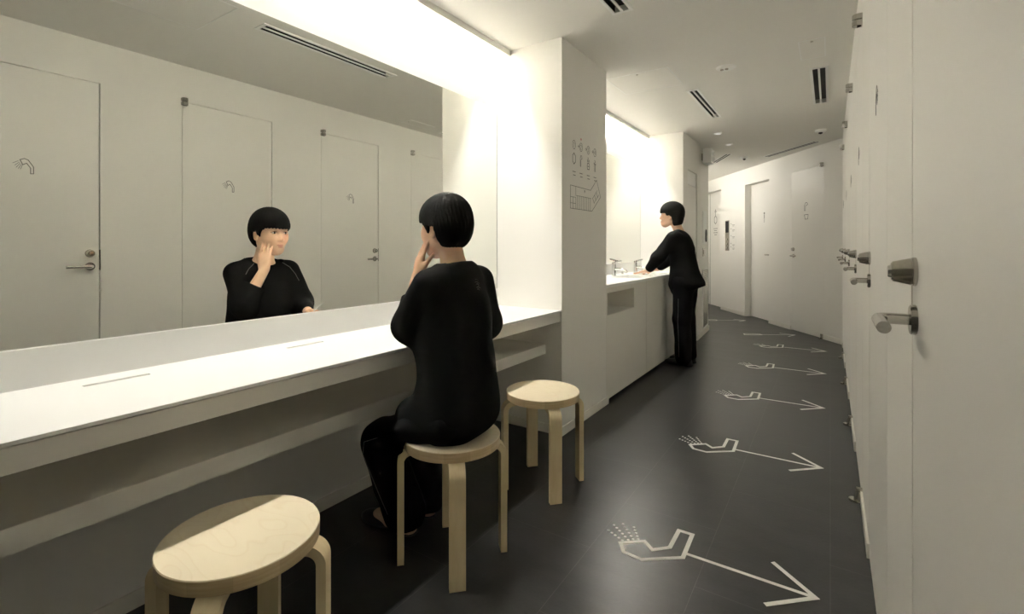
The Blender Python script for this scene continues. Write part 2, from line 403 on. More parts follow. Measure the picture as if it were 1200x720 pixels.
# ---------------- far oblique wall, local frame k (along), z, t (out of the wall)
fw = lambda k,z,t: tuple(P0 + FD*k + FN*t + Vector((0,0,z)))
FH = [(2.84+.42,4.35,0,2.237),(1.613,2.35,0,2.20),(.345,1.04,0,2.205)]
m = MB()
grid_with_holes(m, -.05, 5.0, 0, CE, FH, lambda a0,a1,b0,b1: m.prism([(a0,b0),(a1,b0),(a1,b1),(a0,b1)], fw, -.14, 0))
m.prism([(-.1,0),(5,0),(5,CE),(-.1,CE)], fw, -.30, -.20)
setting(m.build('wall_far', M['wall']), 'angled warm white wall with doors at the corridor end', 'wall')
for i,(a,b) in enumerate(((-.0,.345),(1.04,1.613),(2.35,3.26))):
    m = MB(); m.prism([(a,0),(b,0),(b,.06),(a,.06)], fw, 0, .008)
    setting(m.build('baseboard_far' if i==0 else 'baseboard_far.%03d'%i, M['trim']), ['low skirting at the right end of the angled far wall','low skirting between the two right doors of the far wall','low skirting under the lift-style control panel on the far wall'][i].replace('lift-style ',''), 'baseboard')
def far_door(n, a, b, zt, rec, label):
    d = thing('door_%d'%n, fw((a+b)/2,0,-rec), label, 'door', kind='structure')
    m = MB(); m.prism([(a+.003,.008),(b-.003,.008),(b-.003,zt-.003),(a+.003,zt-.003)], fw, -rec-.04, -rec-.0005); m.build('door_leaf', M['door'], d)
    return d
d9 = far_door(10, .345, 1.04, 2.205, 0, 'flush white door with shower-and-basin symbol on the angled far wall')
lever(d9, fw(1.04-.06,1.04,0), FN, 0, -FD); lock(d9, fw(1.04-.06,1.13,0), FN)
pivot(d9, fw, .36, 2.205, 0, False)
m = MB(); bx = lambda L: [(.70-a, 1.67+b) for a,b in L]
m.ribbon(bx([(-.035,-.02),(-.035,.05),(-.01,.085),(.02,.085),(.035,.06),(.0,.045),(-.012,.035),(-.018,-.02)]), .006, fw, closed=True)
m.ribbon(bx([(-.035,-.075),(.045,-.075),(.045,-.085),(.035,-.135),(-.02,-.135),(-.035,-.085)]), .006, fw, closed=True)
m.build('shower_basin_symbol', M['line'], d9)
d8 = far_door(9, 1.613, 2.35, 2.20, .10, 'recessed white door with small slim symbol, middle of the angled far wall')
f2 = lambda k,z,t: fw(k,z,t-.10)
lever(d8, fw(1.69,1.04,-.10), FN, 0, FD)
m = MB(); m.cyl(f2(1.93,1.70,0), f2(1.93,1.70,.001), .016, seg=20)
m.ribbon([(1.93,1.68),(1.93,1.62)], .014, f2); m.ribbon([(1.93,1.62),(1.93,1.55)], .007, f2)
m.build('person_symbol', M['line'], d8)
d7 = far_door(8, 3.26, 4.35, 2.237, .10, 'recessed grey door with hexagon symbol and arrow, leftmost on the far wall')
m = MB(); m.ribbon([(3.97,.01),(3.97,2.22)], .012, f2); m.build('door_seam', M['line'], d7)
m = MB(); hx = [(3.40+.055*math.cos(PI/6+k*PI/3), 1.48+.075*math.sin(PI/6+k*PI/3)) for k in range(6)]
c7 = 3.72; hx = [(c7-.055,1.65),(c7-.055,1.73),(c7,1.77),(c7+.055,1.73),(c7+.055,1.65),(c7,1.61)]
m.ribbon(hx, .013, f2, closed=True); m.ribbon([(c7,1.77),(c7,1.86)], .012, f2); m.ribbon([(c7-.035,1.84),(c7,1.89),(c7+.035,1.84)], .012, f2)
for r,(a,b) in enumerate(((-.09,.09),(-.06,.07),(-.09,.09),(-.06,.05))): m.ribbon([(c7+a,1.52-r*.04),(c7+b,1.52-r*.04)], .010, f2)
m.build('toilet_symbol', M['line'], d7)

# ---------------- baseboards left side
m = MB(); m.box((WX,YB,0),(WX+.008,Y0-.008,.055)); setting(m.build('baseboard_left', M['trim']), 'low skirting on the wall under the make-up counter', 'baseboard')
m = MB(); m.box((WX,Y0-.008,0),(PX+.008,Y0,.055)); m.box((PX,Y0,0),(PX+.008,Y1+.03,.055)); m.box((PX-.03,Y1,0),(PX,Y1+.03,.055))
setting(m.build('baseboard_pier', M['trim']), 'low skirting around the pier with the printed map', 'baseboard')
m = MB(); m.prism([(PX,Y3-.14),(A_.x,A_.y),(A_.x+.004,A_.y+.012),(A_.x+.012,A_.y+.008),(PX+.009,Y3-.14)], up, 0, .06); m.box((PX,Y2+.10,0),(PX+.008,RC[0],.06))
setting(m.build('baseboard_corner', M['trim']), 'low skirting on the narrow wall at the corridor bend', 'baseboard')
# ================================================================= FITTINGS
def mirror_panel(y0, y1, z0, z1, label):
    o = thing('wall_mirror', (MX, (y0+y1)/2, z0), label, 'mirror', 'long wall mirrors')
    m = MB(); m.box((MX-.004,y0,z0),(MX,y1,z1)); m.build('glass', M['mirror'], o)
    m = MB(); m.box((WX,y0+.01,z0+.01),(MX-.004,y1-.003,z1-.004)); m.build('backing', M['line'], o)
    m = MB(); m.box((WX,y1-.001,z0),(MX-.001,y1+.0055,z1)); m.build('edge_gap_dark', M['dark'], o)  # dark strip standing in for the shaded gap at the mirror's end
mirror_panel(YB+.01, Y0-.006, .886, 2.092, 'very long frameless mirror above the make-up counter')
mirror_panel(Y1+.005, Y2-.006, .992, 2.105, 'frameless mirror above the basins beyond the pier')

# make-up counter
ct = thing('makeup_counter', (PX,(YB+Y0)/2,.70), 'long white make-up counter with grey apron and open shelf below the nearer mirror', 'counter')
slots = [(-1.770,-1.748, .468+.612*k, .629+.612*k) for k in range(-2,4)]
m = MB()
def tb(a0,a1,b0,b1): m.box((a0,b0,.766),(a1,b1,.775))
grid_with_holes(m, MX+.012, PX, YB, Y0, slots, tb)
m.build('countertop', M['white'], ct)
m = MB(); m.box((WX,YB,.766),(MX+.012,Y0,.885)); m.build('backsplash', M['white'], ct)
m = MB(); m.box((MX+.012,YB,.705),(PX-.012,Y0,.760)); m.box((MX+.012,YB,.760),(PX-.03,Y0,.7655)); m.build('apron', M['lam'], ct)
m = MB(); m.box((WX,YB,.494),(-1.498,Y0,.554), .001); m.build('shelf', M['lam'], ct)

# basin vanity
vn = thing('basin_vanity', (PX,(Y1+Y2)/2,0), 'white basin vanity with open niche and flat panels beyond the pier', 'vanity')
TZ = .883
basins = [(-1.71,-1.44,4.25,4.71),(-1.71,-1.44,4.88,5.34)]
m = MB(); grid_with_holes(m, MX+.012, PX+.004, Y1, Y2, basins, lambda a0,a1,b0,b1: m.box((a0,b0,TZ-.022),(a1,b1,TZ)))
m.build('countertop', M['white'], vn)
m = MB(); m.box((WX,Y1,TZ-.022),(MX+.012,Y2,.991)); m.build('backsplash', M['white'], vn)
for b in basins:
    m = MB(); m.box((b[0]-.01,b[2]-.01,TZ-.15),(b[1]+.01,b[3]+.01,TZ-.14))
    for q in (((b[0]-.01,b[2]-.01),(b[0],b[3]+.01)),((b[1],b[2]-.01),(b[1]+.01,b[3]+.01)),((b[0],b[2]-.01),(b[1],b[2])),((b[0],b[3]),(b[1],b[3]+.01))):
        m.box((q[0][0],q[0][1],TZ-.14),(q[1][0],q[1][1],TZ-.0225))
    bs = m.build('basin', M['white'], vn)
    m = MB(); m.cyl((-1.575,(b[2]+b[3])/2,TZ-.1395),(-1.575,(b[2]+b[3])/2,TZ-.136),.022,seg=24); m.build('drain', M['chrome'], bs, smooth=True)
N = (3.38,3.97,.655,.822)
m = MB(); grid_with_holes(m, Y1+.002, 4.29, .03, TZ-.024, [N], lambda a0,a1,b0,b1: m.box((PX-.018,a0,b0),(PX,a1,b1)))
m.build('front_panel', M['lam'], vn)
m = MB(); x0 = PX-.30
m.box((x0-.01,N[0],N[2]-.012),(PX-.018,N[1],N[2])); m.box((x0-.01,N[0],N[3]),(PX-.018,N[1],N[3]+.012))
m.box((x0-.01,N[0],N[2]),(x0,N[1],N[3])); m.box((x0,N[0]-.01,N[2]),(PX-.018,N[0],N[3])); m.box((x0,N[1],N[2]),(PX-.018,N[1]+.01,N[3]))
m.build('niche', M['lam'], vn)
for a,b in ((4.294,4.921),(4.925,5.20),(5.204,Y2-.002)):
    m = MB(); m.box((PX-.018,a,.03),(PX,b,TZ-.024)); m.build('front_panel', M['lam'], vn)
m = MB(); m.box((PX-.05,Y1,0),(PX-.04,Y2,.06)); m.build('plinth', M['dark'], vn)

def faucet(y, lab):
    f = thing('faucet', (-1.765,y,TZ), lab, 'faucet', 'basin faucets')
    m = MB(); m.cyl((-1.765,y,TZ),(-1.765,y,TZ+.006),.026,seg=24,bev=.001); m.cyl((-1.765,y,TZ+.006),(-1.765,y,TZ+.115),.019,seg=24,bev=.002); m.build('body', M['chrome'], f, smooth=True)
    m = MB(); m.tube([(-1.765,y,TZ+.062),(-1.73,y,TZ+.066),(-1.68,y,TZ+.060),(-1.645,y,TZ+.050),(-1.632,y,TZ+.036)],[.014,.015,.015,.014,.013]); m.build('spout', M['chrome'], f, smooth=True)
    m = MB(); m.cyl((-1.765,y,TZ+.117),(-1.765,y,TZ+.132),.019,.016,seg=24,bev=.002); m.tube([(-1.765,y,TZ+.126),(-1.72,y,TZ+.138),(-1.685,y,TZ+.146)],[.009,.009,.008]); m.build('handle', M['chrome'], f, smooth=True)
faucet(4.48, 'chrome basin faucet nearer the pier, left of the two visible')
faucet(5.11, 'chrome basin faucet nearer the standing woman, right of the two visible')
d = thing('soap_dispenser', (-1.80,4.80,TZ), 'tiny chrome soap pump between the two visible faucets', 'soap dispenser')
m = MB(); m.cyl((-1.80,4.80,TZ),(-1.80,4.80,TZ+.03),.012,.010,seg=20,bev=.001); m.build('base', M['chrome'], d, smooth=True)
m = MB(); m.tube([(-1.80,4.80,TZ+.028),(-1.80,4.80,TZ+.045),(-1.785,4.80,TZ+.048),(-1.765,4.80,TZ+.043)],.005,12); m.build('pump', M['chrome'], d, smooth=True)

# tall cabinet in the end pier recess
cb_ = thing('tall_cabinet', (PX,(RC[0]+RC[1])/2,RC[2]), 'tall flush white cabinet in the pier beside the standing woman', 'cabinet')
m = MB(); m.box((PX-.045,RC[0]+.004,1.905),(PX-.012,RC[1]-.004,RC[3]-.004),.001); m.build('upper_panel', M['white_metal'], cb_)
m = MB(); m.box((PX-.045,RC[0]+.004,.24),(PX-.010,RC[1]-.004,1.897),.001); dr = m.build('door', M['door'], cb_)
m = MB(); m.box((PX-.030,RC[1]-.012,.9),(PX-.004,RC[1]-.006,1.1),.001); m.build('finger_pull', M['metal'], dr)
m = MB(); m.box((PX-.045,RC[0]+.004,RC[2]),(PX-.02,RC[1]-.004,.23)); m.build('kickplate', M['dark'], cb_)

# wall fittings on the narrow corner wall: frame along it
cd = (A_-Vector((PX,Y3,0))).normalized(); cn = Vector((cd.y,-cd.x,0))
cw = lambda k,z,t: tuple(Vector((PX,Y3,0)) + cd*k + cn*t + Vector((0,0,z)))
def cbox(mb, a,b,c,d_,t0,t1): mb.prism([(a,c),(b,c),(b,d_),(a,d_)], cw, t0, t1)
o = thing('alarm_panel', cw(.38,1.25,0), 'slim white alarm panel with black oval on the corner wall', 'alarm panel')
m = MB(); cbox(m,.24,.54,1.22,1.63,0,.012); cbox(m,.225,.555,1.205,1.645,0,.004); m.build('cover', M['white_metal'], o)
m = MB(); m.prism([(.44+.055*math.cos(t*PI/12),1.315+.085*math.sin(t*PI/12)) for t in range(24)], cw, .012, .022); m.build('sounder', M['dark'], o)
m = MB(); m.prism([(.44+.02*math.cos(t*PI/8),1.30+.025*math.sin(t*PI/8)) for t in range(16)], cw, .022, .028); m.build('push_button', M['metal'], o)
o = thing('switch_plate', cw(.33,1.08,0), 'small square grey switch plate below the alarm panel', 'switch')
m = MB(); cbox(m,.24,.42,1.04,1.15,0,.008); m.build('plate', M['metal'], o)
m = MB(); cbox(m,.28,.33,1.065,1.125,.008,.013); m.build('rocker', M['metal'], o); m = MB(); cbox(m,.335,.385,1.065,1.125,.008,.013); m.build('rocker', M['metal'], o)
o = thing('air_grille', cw(.4,.1,0), 'tall grey louvred return air grille low on the corner wall', 'grille')
m = MB(); cbox(m,.24,.68,.09,.10,0,.01); cbox(m,.24,.68,.86,.87,0,.01); cbox(m,.24,.25,.10,.86,0,.01); cbox(m,.67,.68,.10,.86,0,.01); m.build('frame', M['white_metal'], o)
m = MB()
for k in range(38): cbox(m,.25,.67,.102+k*.02,.114+k*.02,.0,.006)
m.build('louvre', M['metal'], o)
o = thing('speaker_box', cw(.3,2.26,0), 'white box speaker high on the corner wall near the ceiling', 'speaker')
m = MB(); cbox(m,.06,.30,2.24,2.42,.03,.13); m.build('body', M['white_metal'], o)
m = MB(); cbox(m,.14,.22,2.29,2.37,0,.03); m.build('bracket', M['metal'], o)
m = MB(); m.cyl(cw(.18,2.375,.13), cw(.18,2.375,.155), .035,.028,seg=20,bev=.003); m.cyl(cw(.18,2.29,.13), cw(.18,2.29,.155), .035,.028,seg=20,bev=.003); m.build('horn', M['white_metal'], o, smooth=True)

# control panel on far wall
o = thing('control_panel', fw(2.99,1.09,0), 'narrow steel control panel with black screen on the far wall', 'control panel')
m = MB(); m.prism([(2.92,1.095),(3.065,1.095),(3.065,1.64),(2.92,1.64)], fw, 0, .008); m.build('plate', M['metal'], o)
m = MB(); m.prism([(2.935,1.42),(3.05,1.42),(3.05,1.625),(2.935,1.625)], fw, .008, .010); m.build('screen', M['dark'], o)
for z in (1.30,1.22,1.15):
    m = MB(); m.cyl(fw(2.99,z,.008), fw(2.99,z,.014), .018, seg=20); m.build('button', M['chrome'], o, smooth=True)
o = thing('notice_chart', fw(2.78,1.09,0), 'pale printed chart of small symbols right of the control panel', 'notice')
m = MB(); m.prism([(2.67,1.09),(2.885,1.09),(2.885,1.645),(2.67,1.645)], fw, 0, .002); m.build('sheet', M['wall'], o)
g2 = lambda k,z,t: fw(k,z,t+.002)
for z in (1.57,1.48,1.36,1.22,1.16):
    m = MB()
    m.ribbon([(2.86,z),(2.845,z+.01),(2.835,z-.01)], .006, g2)
    m.ribbon([(2.80,z-.02),(2.71,z-.02)], .006, g2); m.ribbon([(2.79,z-.04),(2.73,z-.04)], .005, g2)
    m.build('printed_symbol', M['line'], o)

# directory print on pier
o = thing('wall_directory', (PX,3.0,1.41), 'printed directory of symbols and a floor plan on the pier', 'wall sign')
pf = lambda y,z,t: (PX+t, y, z)
cs = [2.825,2.93,3.045,3.155]
def dig(m, c, z, L): m.ribbon([(c+a, z+b) for a,b in L], .0022, pf)
DG = [[(-.004,.008),(.002,.014),(.002,-.014)], [(-.007,.01),(0,.015),(.006,.008),(-.006,-.014),(.007,-.014)], [(-.006,.014),(.006,.014),(0,.002),(.007,-.005),(0,-.014),(-.007,-.01)], [(.004,-.014),(.004,.014),(-.007,-.004),(.008,-.004)]]
for i,c in enumerate(cs):
    z = 1.83; m = MB()
    m.ribbon([(c+.021*math.cos(t*PI/8), z+.028*math.sin(t*PI/8)) for t in range(16)], .0028, pf, closed=True)
    dig(m, c, z, DG[i])
    if i: m.ribbon([(c-.052,z),(c-.028,z)], .0025, pf); m.ribbon([(c-.040,z+.01),(c-.028,z),(c-.040,z-.01)], .0025, pf)
    m.build('numbered_circle', M['line'], o); m = MB()
    for r in range(2): m.ribbon([(c-.022,1.655-r*.022),(c+.022,1.655-r*.022)] if r==0 else [(c-.014,1.633),(c+.022,1.633)], .004, pf)
    m.build('caption', M['line'], o)
z = 1.74; bs_ = lambda: m.build('symbol', M['line'], o)
m = MB(); c = cs[0]; m.ribbon([(c-.020,z-.02),(c-.020,z+.02),(c,z+.036),(c+.020,z+.02),(c+.020,z-.02),(c,z-.036)], .0045, pf, closed=True); bs_()
m = MB(); c = cs[1]; m.ribbon([(c-.012,z-.038),(c-.012,z+.015),(c-.004,z+.034),(c+.008,z+.034),(c+.016,z+.016),(c+.002,z+.010),(c-.004,z),(c-.005,z-.038)], .0032, pf, closed=True); bs_()
m = MB(); c = cs[2]; m.ribbon([(c-.014,z-.042),(c+.014,z-.042),(c+.018,z-.02),(c+.012,z),(c-.012,z),(c-.018,z-.02)], .0045, pf, closed=True)
m.ribbon([(c-.012,z+.010),(c+.012,z+.010),(c+.012,z+.022),(c-.012,z+.022)], .004, pf, closed=True); m.ribbon([(c-.010,z+.036),(c+.006,z+.034)], .004, pf); m.ribbon([(c-.008,z-.022),(c+.008,z-.022)], .005, pf); bs_()
m = MB(); c = cs[3]; m.ribbon([(c-.004,z-.045),(c-.004,z),(c-.018,z+.018)], .004, pf); m.ribbon([(c+.008,z-.045),(c+.008,z),(c+.018,z+.014)], .004, pf); m.ribbon([(c-.004,z+.036),(c+.006,z+.026),(c-.004,z+.016),(c+.008,z+.006)], .004, pf); bs_()
m = MB(); q = [(2.772,1.415),(2.772,1.563),(3.083,1.558),(3.185,1.640),(3.255,1.525),(3.105,1.415)]
m.ribbon(q, .0028, pf, closed=True)
m.ribbon([(2.85,1.563),(2.85,1.503),(3.09,1.503)], .0022, pf); m.ribbon([(2.772,1.49),(2.85,1.49),(2.85,1.415)], .0022, pf)
m.ribbon([(2.772,1.45),(2.85,1.45)], .0022, pf); m.ribbon([(2.81,1.49),(2.81,1.415)], .0022, pf)
for k in range(8): m.ribbon([(2.875+k*.029,1.503),(2.875+k*.029,1.415)], .0022, pf)
m.ribbon([(3.115,1.503),(3.20,1.57)], .0022, pf); m.ribbon([(3.14,1.475),(3.225,1.54)], .0022, pf)
for k in range(3): a=.03*k; m.ribbon([(3.12+a,1.505+a*.8),(3.145+a,1.47+a*.8)], .0022, pf)
m.build('floor_plan', M['line'], o)
m = MB(); m.prism([(cs[1]-.008,1.888),(cs[1]+.008,1.888),(cs[1],1.872)], pf, 0, .001); m.build('red_marker', M['red'], o)
m = MB(); m.prism([(2.98,1.548),(2.992,1.548),(2.986,1.530)], pf, 0, .001); m.build('position_marker', M['line'], o)

# ---------------- floor markings
MK = [('front','at the second-nearest shower door'),('','')]
fl = lambda a,b,t: (a,b,t)
HEAD = [(-.462,1.865),(-.467,2.035),(-.520,2.035),(-.520,1.900),(-.572,1.848),(-.615,1.885),(-.690,1.822),(-.660,1.775),(-.588,1.768)]
def marking(dy, lab, dots=True):
    o = thing('floor_arrow', (-.4,1.9+dy,0), lab, 'floor marking', 'shower arrows on the floor')
    m = MB()
    m.ribbon([(-.460,1.896+dy),(-.045,1.895+dy)], .014, fl, .0010)
    o1 = [(-.178,2.022+dy),(-.040,1.895+dy),(-.178,1.768+dy)]
    m.ribbon(o1, .016, fl, .0012); m.build('arrow', M['floorwhite'], o)
    m = MB(); m.ribbon([(a,b+dy) for a,b in HEAD], .016, fl, .0014, closed=True); m.build('shower_head', M['floorwhite'], o)
    for (x0,y0_),(x1,y1_),n in (((-.763,1.876),(-.690,1.842),5),((-.757,1.925),(-.672,1.858),6),((-.728,1.953),(-.657,1.873),6),((-.682,1.955),(-.640,1.884),5)):
        for k in range(n):
            t = k/(n-1); m = MB(); m.cyl((x0+(x1-x0)*t, y0_+(y1_-y0_)*t+dy, 0),(x0+(x1-x0)*t, y0_+(y1_-y0_)*t+dy, .001), .0058, seg=10); m.build('water_dot', M['floorwhite'], o)
    return o
ml = ['nearest white shower arrow on the floor','second-nearest white shower arrow on the floor','third-nearest white shower arrow on the floor','fourth-nearest white shower arrow on the floor','fifth white shower arrow on the floor, farthest of those with water dots']
first = marking(0, ml[0])
for k in range(1,5):
    c = copy_tree(first); c.location.y += 1.1285*k; c['label'] = ml[k]
def far_mark(cx, cy, ang, L, lab, head):
    o = thing('floor_arrow', (cx,cy,0), lab, 'floor marking', 'plain arrows on the floor by the bend')
    R = Matrix.Rotation(ang, 2); g = lambda a,b,t: (cx+(R@Vector((a,b))).x, cy+(R@Vector((a,b))).y, t)
    m = MB(); m.ribbon([(-L/2,0),(L/2-.01,0)], .014, g, .001); m.ribbon([(L/2-.14,.12),(L/2,0),(L/2-.14,-.12)], .016, g, .0012); m.build('arrow', M['floorwhite'], o)
    m = MB(); m.ribbon([(-L/2+a,b) for a,b in head], .014, g, .0014, closed=True); m.build('symbol', M['floorwhite'], o)
def far_pt(u, v):
    s_, c_ = math.sin(YAW), math.cos(YAW); r = (u-600)/F_PX; t = HC*F_PX/(v-289)
    return t*(-s_+r*c_), t*(c_+r*s_)
def mark_between(u0,v0,u1,v1,lab,head):
    a = Vector(far_pt(u0,v0)); b = Vector(far_pt(u1,v1)); c = (a+b)/2; d = b-a
    far_mark(c.x, c.y, math.atan2(d.y,d.x), d.length, lab, head)
mark_between(871.5,392, 931.5,392.8, 'thin white arrow on the floor pointing at the far flush door', [(0,-.04),(.02,.05),(.12,.05),(.22,.03),(.22,-.03),(.1,-.05)])
mark_between(829,375.2, 873.5,375.8, 'faint white arrow on the floor at the corridor bend, farthest of all', [(0,0),(.03,.06),(.12,.06),(.15,0),(.12,-.06),(.03,-.06)])

# ---------------- ceiling fittings
def slot_vent(x0,x1,y0,y1,lab, rot=None):
    o = thing('ceiling_vent', ((x0+x1)/2,(y0+y1)/2,CE), lab, 'vent', 'slot vents in the ceiling')
    m = MB(); t = .014; mid=(x0+x1)/2
    z0,z1 = CE-.005, CE+.03
    for a in ((x0,x0+.018),(x1-.018,x1),(mid-.007,mid+.007)): m.box((a[0],y0,z0),(a[1],y1,CE))
    m.box((x0+.018,y0,z0),(x1-.018,y0+.022,CE)); m.box((x0+.018,y1-.022,z0),(x1-.018,y1,CE))
    m.build('frame', M['white_metal'], o)
    m = MB(); m.box((x0+.016,y0+.02,CE+.03),(x1-.016,y1-.02,CE+.035))
    m.box((x0+.017,y0+.021,CE),(x0+.0185,y1-.021,CE+.03)); m.box((x1-.0185,y0+.021,CE),(x1-.017,y1-.021,CE+.03)); m.build('duct', M['dark'], o)
slot_vent(*VENTS[0], 'two-slot ceiling vent beside the nearer mirror bay')
slot_vent(*VENTS[1], 'two-slot ceiling vent beside the basin bay')
slot_vent(*VENTS[2], 'two-slot ceiling vent close to the right wall')
def far_vent(p, q, w, lab):
    p, q = Vector(p), Vector(q); d = (q-p).normalized(); n = Vector((-d.y,d.x))
    o = thing('ceiling_vent', (*((p+q)/2),CE), lab, 'vent', 'slot vents in the ceiling')
    def strip(mb, off, ww, z0, z1):
        a = p+n*(off-ww/2); b = q+n*(off-ww/2); c = q+n*(off+ww/2); e = p+n*(off+ww/2)
        mb.prism([tuple(a),tuple(b),tuple(c),tuple(e)], up, z0, z1)
    m = MB(); strip(m,0,w,CE-.004,CE); m.build('frame', M['white_metal'], o)
    m = MB(); strip(m,w*.2,w*.2,CE-.0055,CE-.004); strip(m,-w*.2,w*.2,CE-.0055,CE-.004); m.build('slot', M['dark'], o)
far_vent((-.761,7.795),(-.141,7.025),.10,'long slot vent along the angled far wall ceiling')
far_vent((-1.478,7.90),(-1.19,7.30),.10,'short slot vent over the corridor bend')
def hatch(pts, lab, w=.006):
    m = MB(); m.ribbon(pts, w, lambda a,b,t:(a,b,CE-t), .002, closed=True)
    o = m.build('access_frame', M['white_metal']); 
    e = thing('access_hatch', (sum(p[0] for p in pts)/4, sum(p[1] for p in pts)/4, CE), lab, 'access hatch', 'ceiling access hatches')
    o.data.transform(Matrix.Translation(-e.location)); o.parent = e; o.name = 'frame'
    i = .0045; xs = [p[0] for p in pts]; ys = [p[1] for p in pts]
    m = MB(); m.box((min(xs)+i,min(ys)+i,CE-.0015),(max(xs)-i,max(ys)-i,CE)); m.build('panel', M['ceil'], e)
    m = MB(); m.cyl(((min(xs)+max(xs))/2,min(ys)+.03,CE-.003),((min(xs)+max(xs))/2,min(ys)+.03,CE-.0015),.008,seg=16); m.build('catch', M['metal'], e)
hatch([(-1.45,3.52),(-.98,3.52),(-.98,3.96),(-1.45,3.96)], 'square ceiling access hatch in front of the pier')
hatch([(-.168,3.55),(-.028,3.55),(-.028,3.90),(-.168,3.90)], 'small ceiling hatch next to the vent by the right wall')
hatch([(-1.066,.93),(-.595,.93),(-.595,1.365),(-1.066,1.365)], 'ceiling access hatch reflected at the top of the mirror', .005)
o = thing('emergency_light', (-.629,3.76,CE), 'round white recessed emergency light in the ceiling', 'emergency light')
m = MB(); m.cyl((-.629,3.76,CE-.010),(-.629,3.76,CE),.058,.070,seg=40,bev=.002); m.build('bezel', M['white_metal'], o, smooth=True)
m = MB()
for dx in (-.028,.004): m.cyl((-.629+dx,3.76,CE-.018),(-.629+dx,3.76,CE-.010),.012,seg=16,bev=.002)
m.build('lamp_eye', M['metal'], o, smooth=True)
for (x,y,lab) in ((-1.073,5.89,'small recessed downlight nearer the end pier'),(-1.071,6.60,'small recessed downlight nearer the corridor bend')):
    o = thing('downlight', (x,y,CE), lab, 'downlight', 'small recessed downlights')
    m = MB()
    for k in range(24):
        a0, a1 = 2*PI*k/24, 2*PI*(k+1)/24
        m.prism([(x+.030*math.cos(a0),y+.030*math.sin(a0)),(x+.042*math.cos(a0),y+.042*math.sin(a0)),(x+.042*math.cos(a1),y+.042*math.sin(a1)),(x+.030*math.cos(a1),y+.030*math.sin(a1))], up, CE-.012, CE)
    m.build('ring', M['white_metal'], o)
    m = MB(); m.cyl((x,y,CE-.004),(x,y,CE),.030,seg=24); m.build('lamp', M['spot'], o)
for (x,y,r,lab) in ((-.09,6.35,.055,'white dome smoke detector near the right wall'),(-1.036,7.657,.055,'white dome camera over the corridor bend')):
    o = thing('ceiling_sensor', (x,y,CE), lab, 'ceiling sensor', 'domed ceiling sensors')
    m = MB(); m.cyl((x,y,CE-.03),(x,y,CE),r*.85,r*1.1,seg=32,bev=.006); m.build('base', M['white_metal'], o, smooth=True)
    m = MB(); m.cyl((x,y-.005,CE-.048),(x,y-.005,CE-.03),r*.28,r*.45,seg=28,bev=.006); m.build('lens', M['dark'], o, smooth=True)

# ---------------- stools
def make_stool():
    o = thing('round_stool', (0,0,0), '', 'stool', 'birch stools at the make-up counter')
    R, H, T = .180, .460, .036
    m = MB(); m.cyl((0,0,H-.0022),(0,0,H),R-.0006,R-.0018,seg=96); m.build('seat', M['birch'], o, smooth=True)
    m = MB(); m.cyl((0,0,H-T),(0,0,H-.0022),R-.001,R,seg=96,bev=.0008)
    m.build('seat_edge', M['ply_edge'], o, smooth=True)
    lw, lt, ro, rb = .056, .024, .205, .052          # width, thickness, outer distance, bend radius
    prof_o = [(ro,0)]; prof_i = [(ro-lt,0)]
    zt = H-T
    n = 10
    for k in range(n+1):
        a = k/n*PI/2
        prof_o.append((ro-rb+rb*math.cos(a), zt-rb+rb*math.sin(a)))
        prof_i.append((ro-rb+(rb-lt)*math.cos(a), zt-rb+(rb-lt)*math.sin(a)))
    prof_o.append((.075,zt)); prof_i.append((.075,zt-lt*.6))
    poly = prof_o + prof_i[::-1]
    for k in range(4):
        a = PI/4+k*PI/2; ca, sa = math.cos(a), math.sin(a)
        m = MB(); t = bmesh.new()
        fn = lambda p,z,w: (p*ca - w*sa, p*sa + w*ca, z)
        mm = MB()
        # quads strip so the bend shades well
        rings = []
        for po, pi_ in zip(prof_o, prof_i):
            rings.append([t.verts.new(fn(po[0],po[1],-lw/2)), t.verts.new(fn(po[0],po[1],lw/2)), t.verts.new(fn(pi_[0],pi_[1],lw/2)), t.verts.new(fn(pi_[0],pi_[1],-lw/2))])
        for A, B in zip(rings, rings[1:]):
            for q in range(4): t.faces.new((A[q],A[(q+1)%4],B[(q+1)%4],B[q]))
        t.faces.new(rings[0]); t.faces.new(rings[-1][::-1])
        bmesh.ops.recalc_face_normals(t, faces=t.faces[:])
        m.merge(t); m.build('leg', M['leg'], o, angle=40)
    return o
st = make_stool()
st.location = (-1.222,.632,0); st.rotation_euler.z = math.radians(-3)
st['label'] = 'empty round birch stool in the foreground, nearest one'
s2 = copy_tree(st); s2.location = (-1.197,1.405,0); s2.rotation_euler.z = math.radians(0); s2['label'] = 'round birch stool the seated woman sits on'
s3 = copy_tree(st); s3.location = (-1.187,2.075,0); s3.rotation_euler.z = math.radians(2); s3['label'] = 'empty round birch stool beside the pier, farthest one'
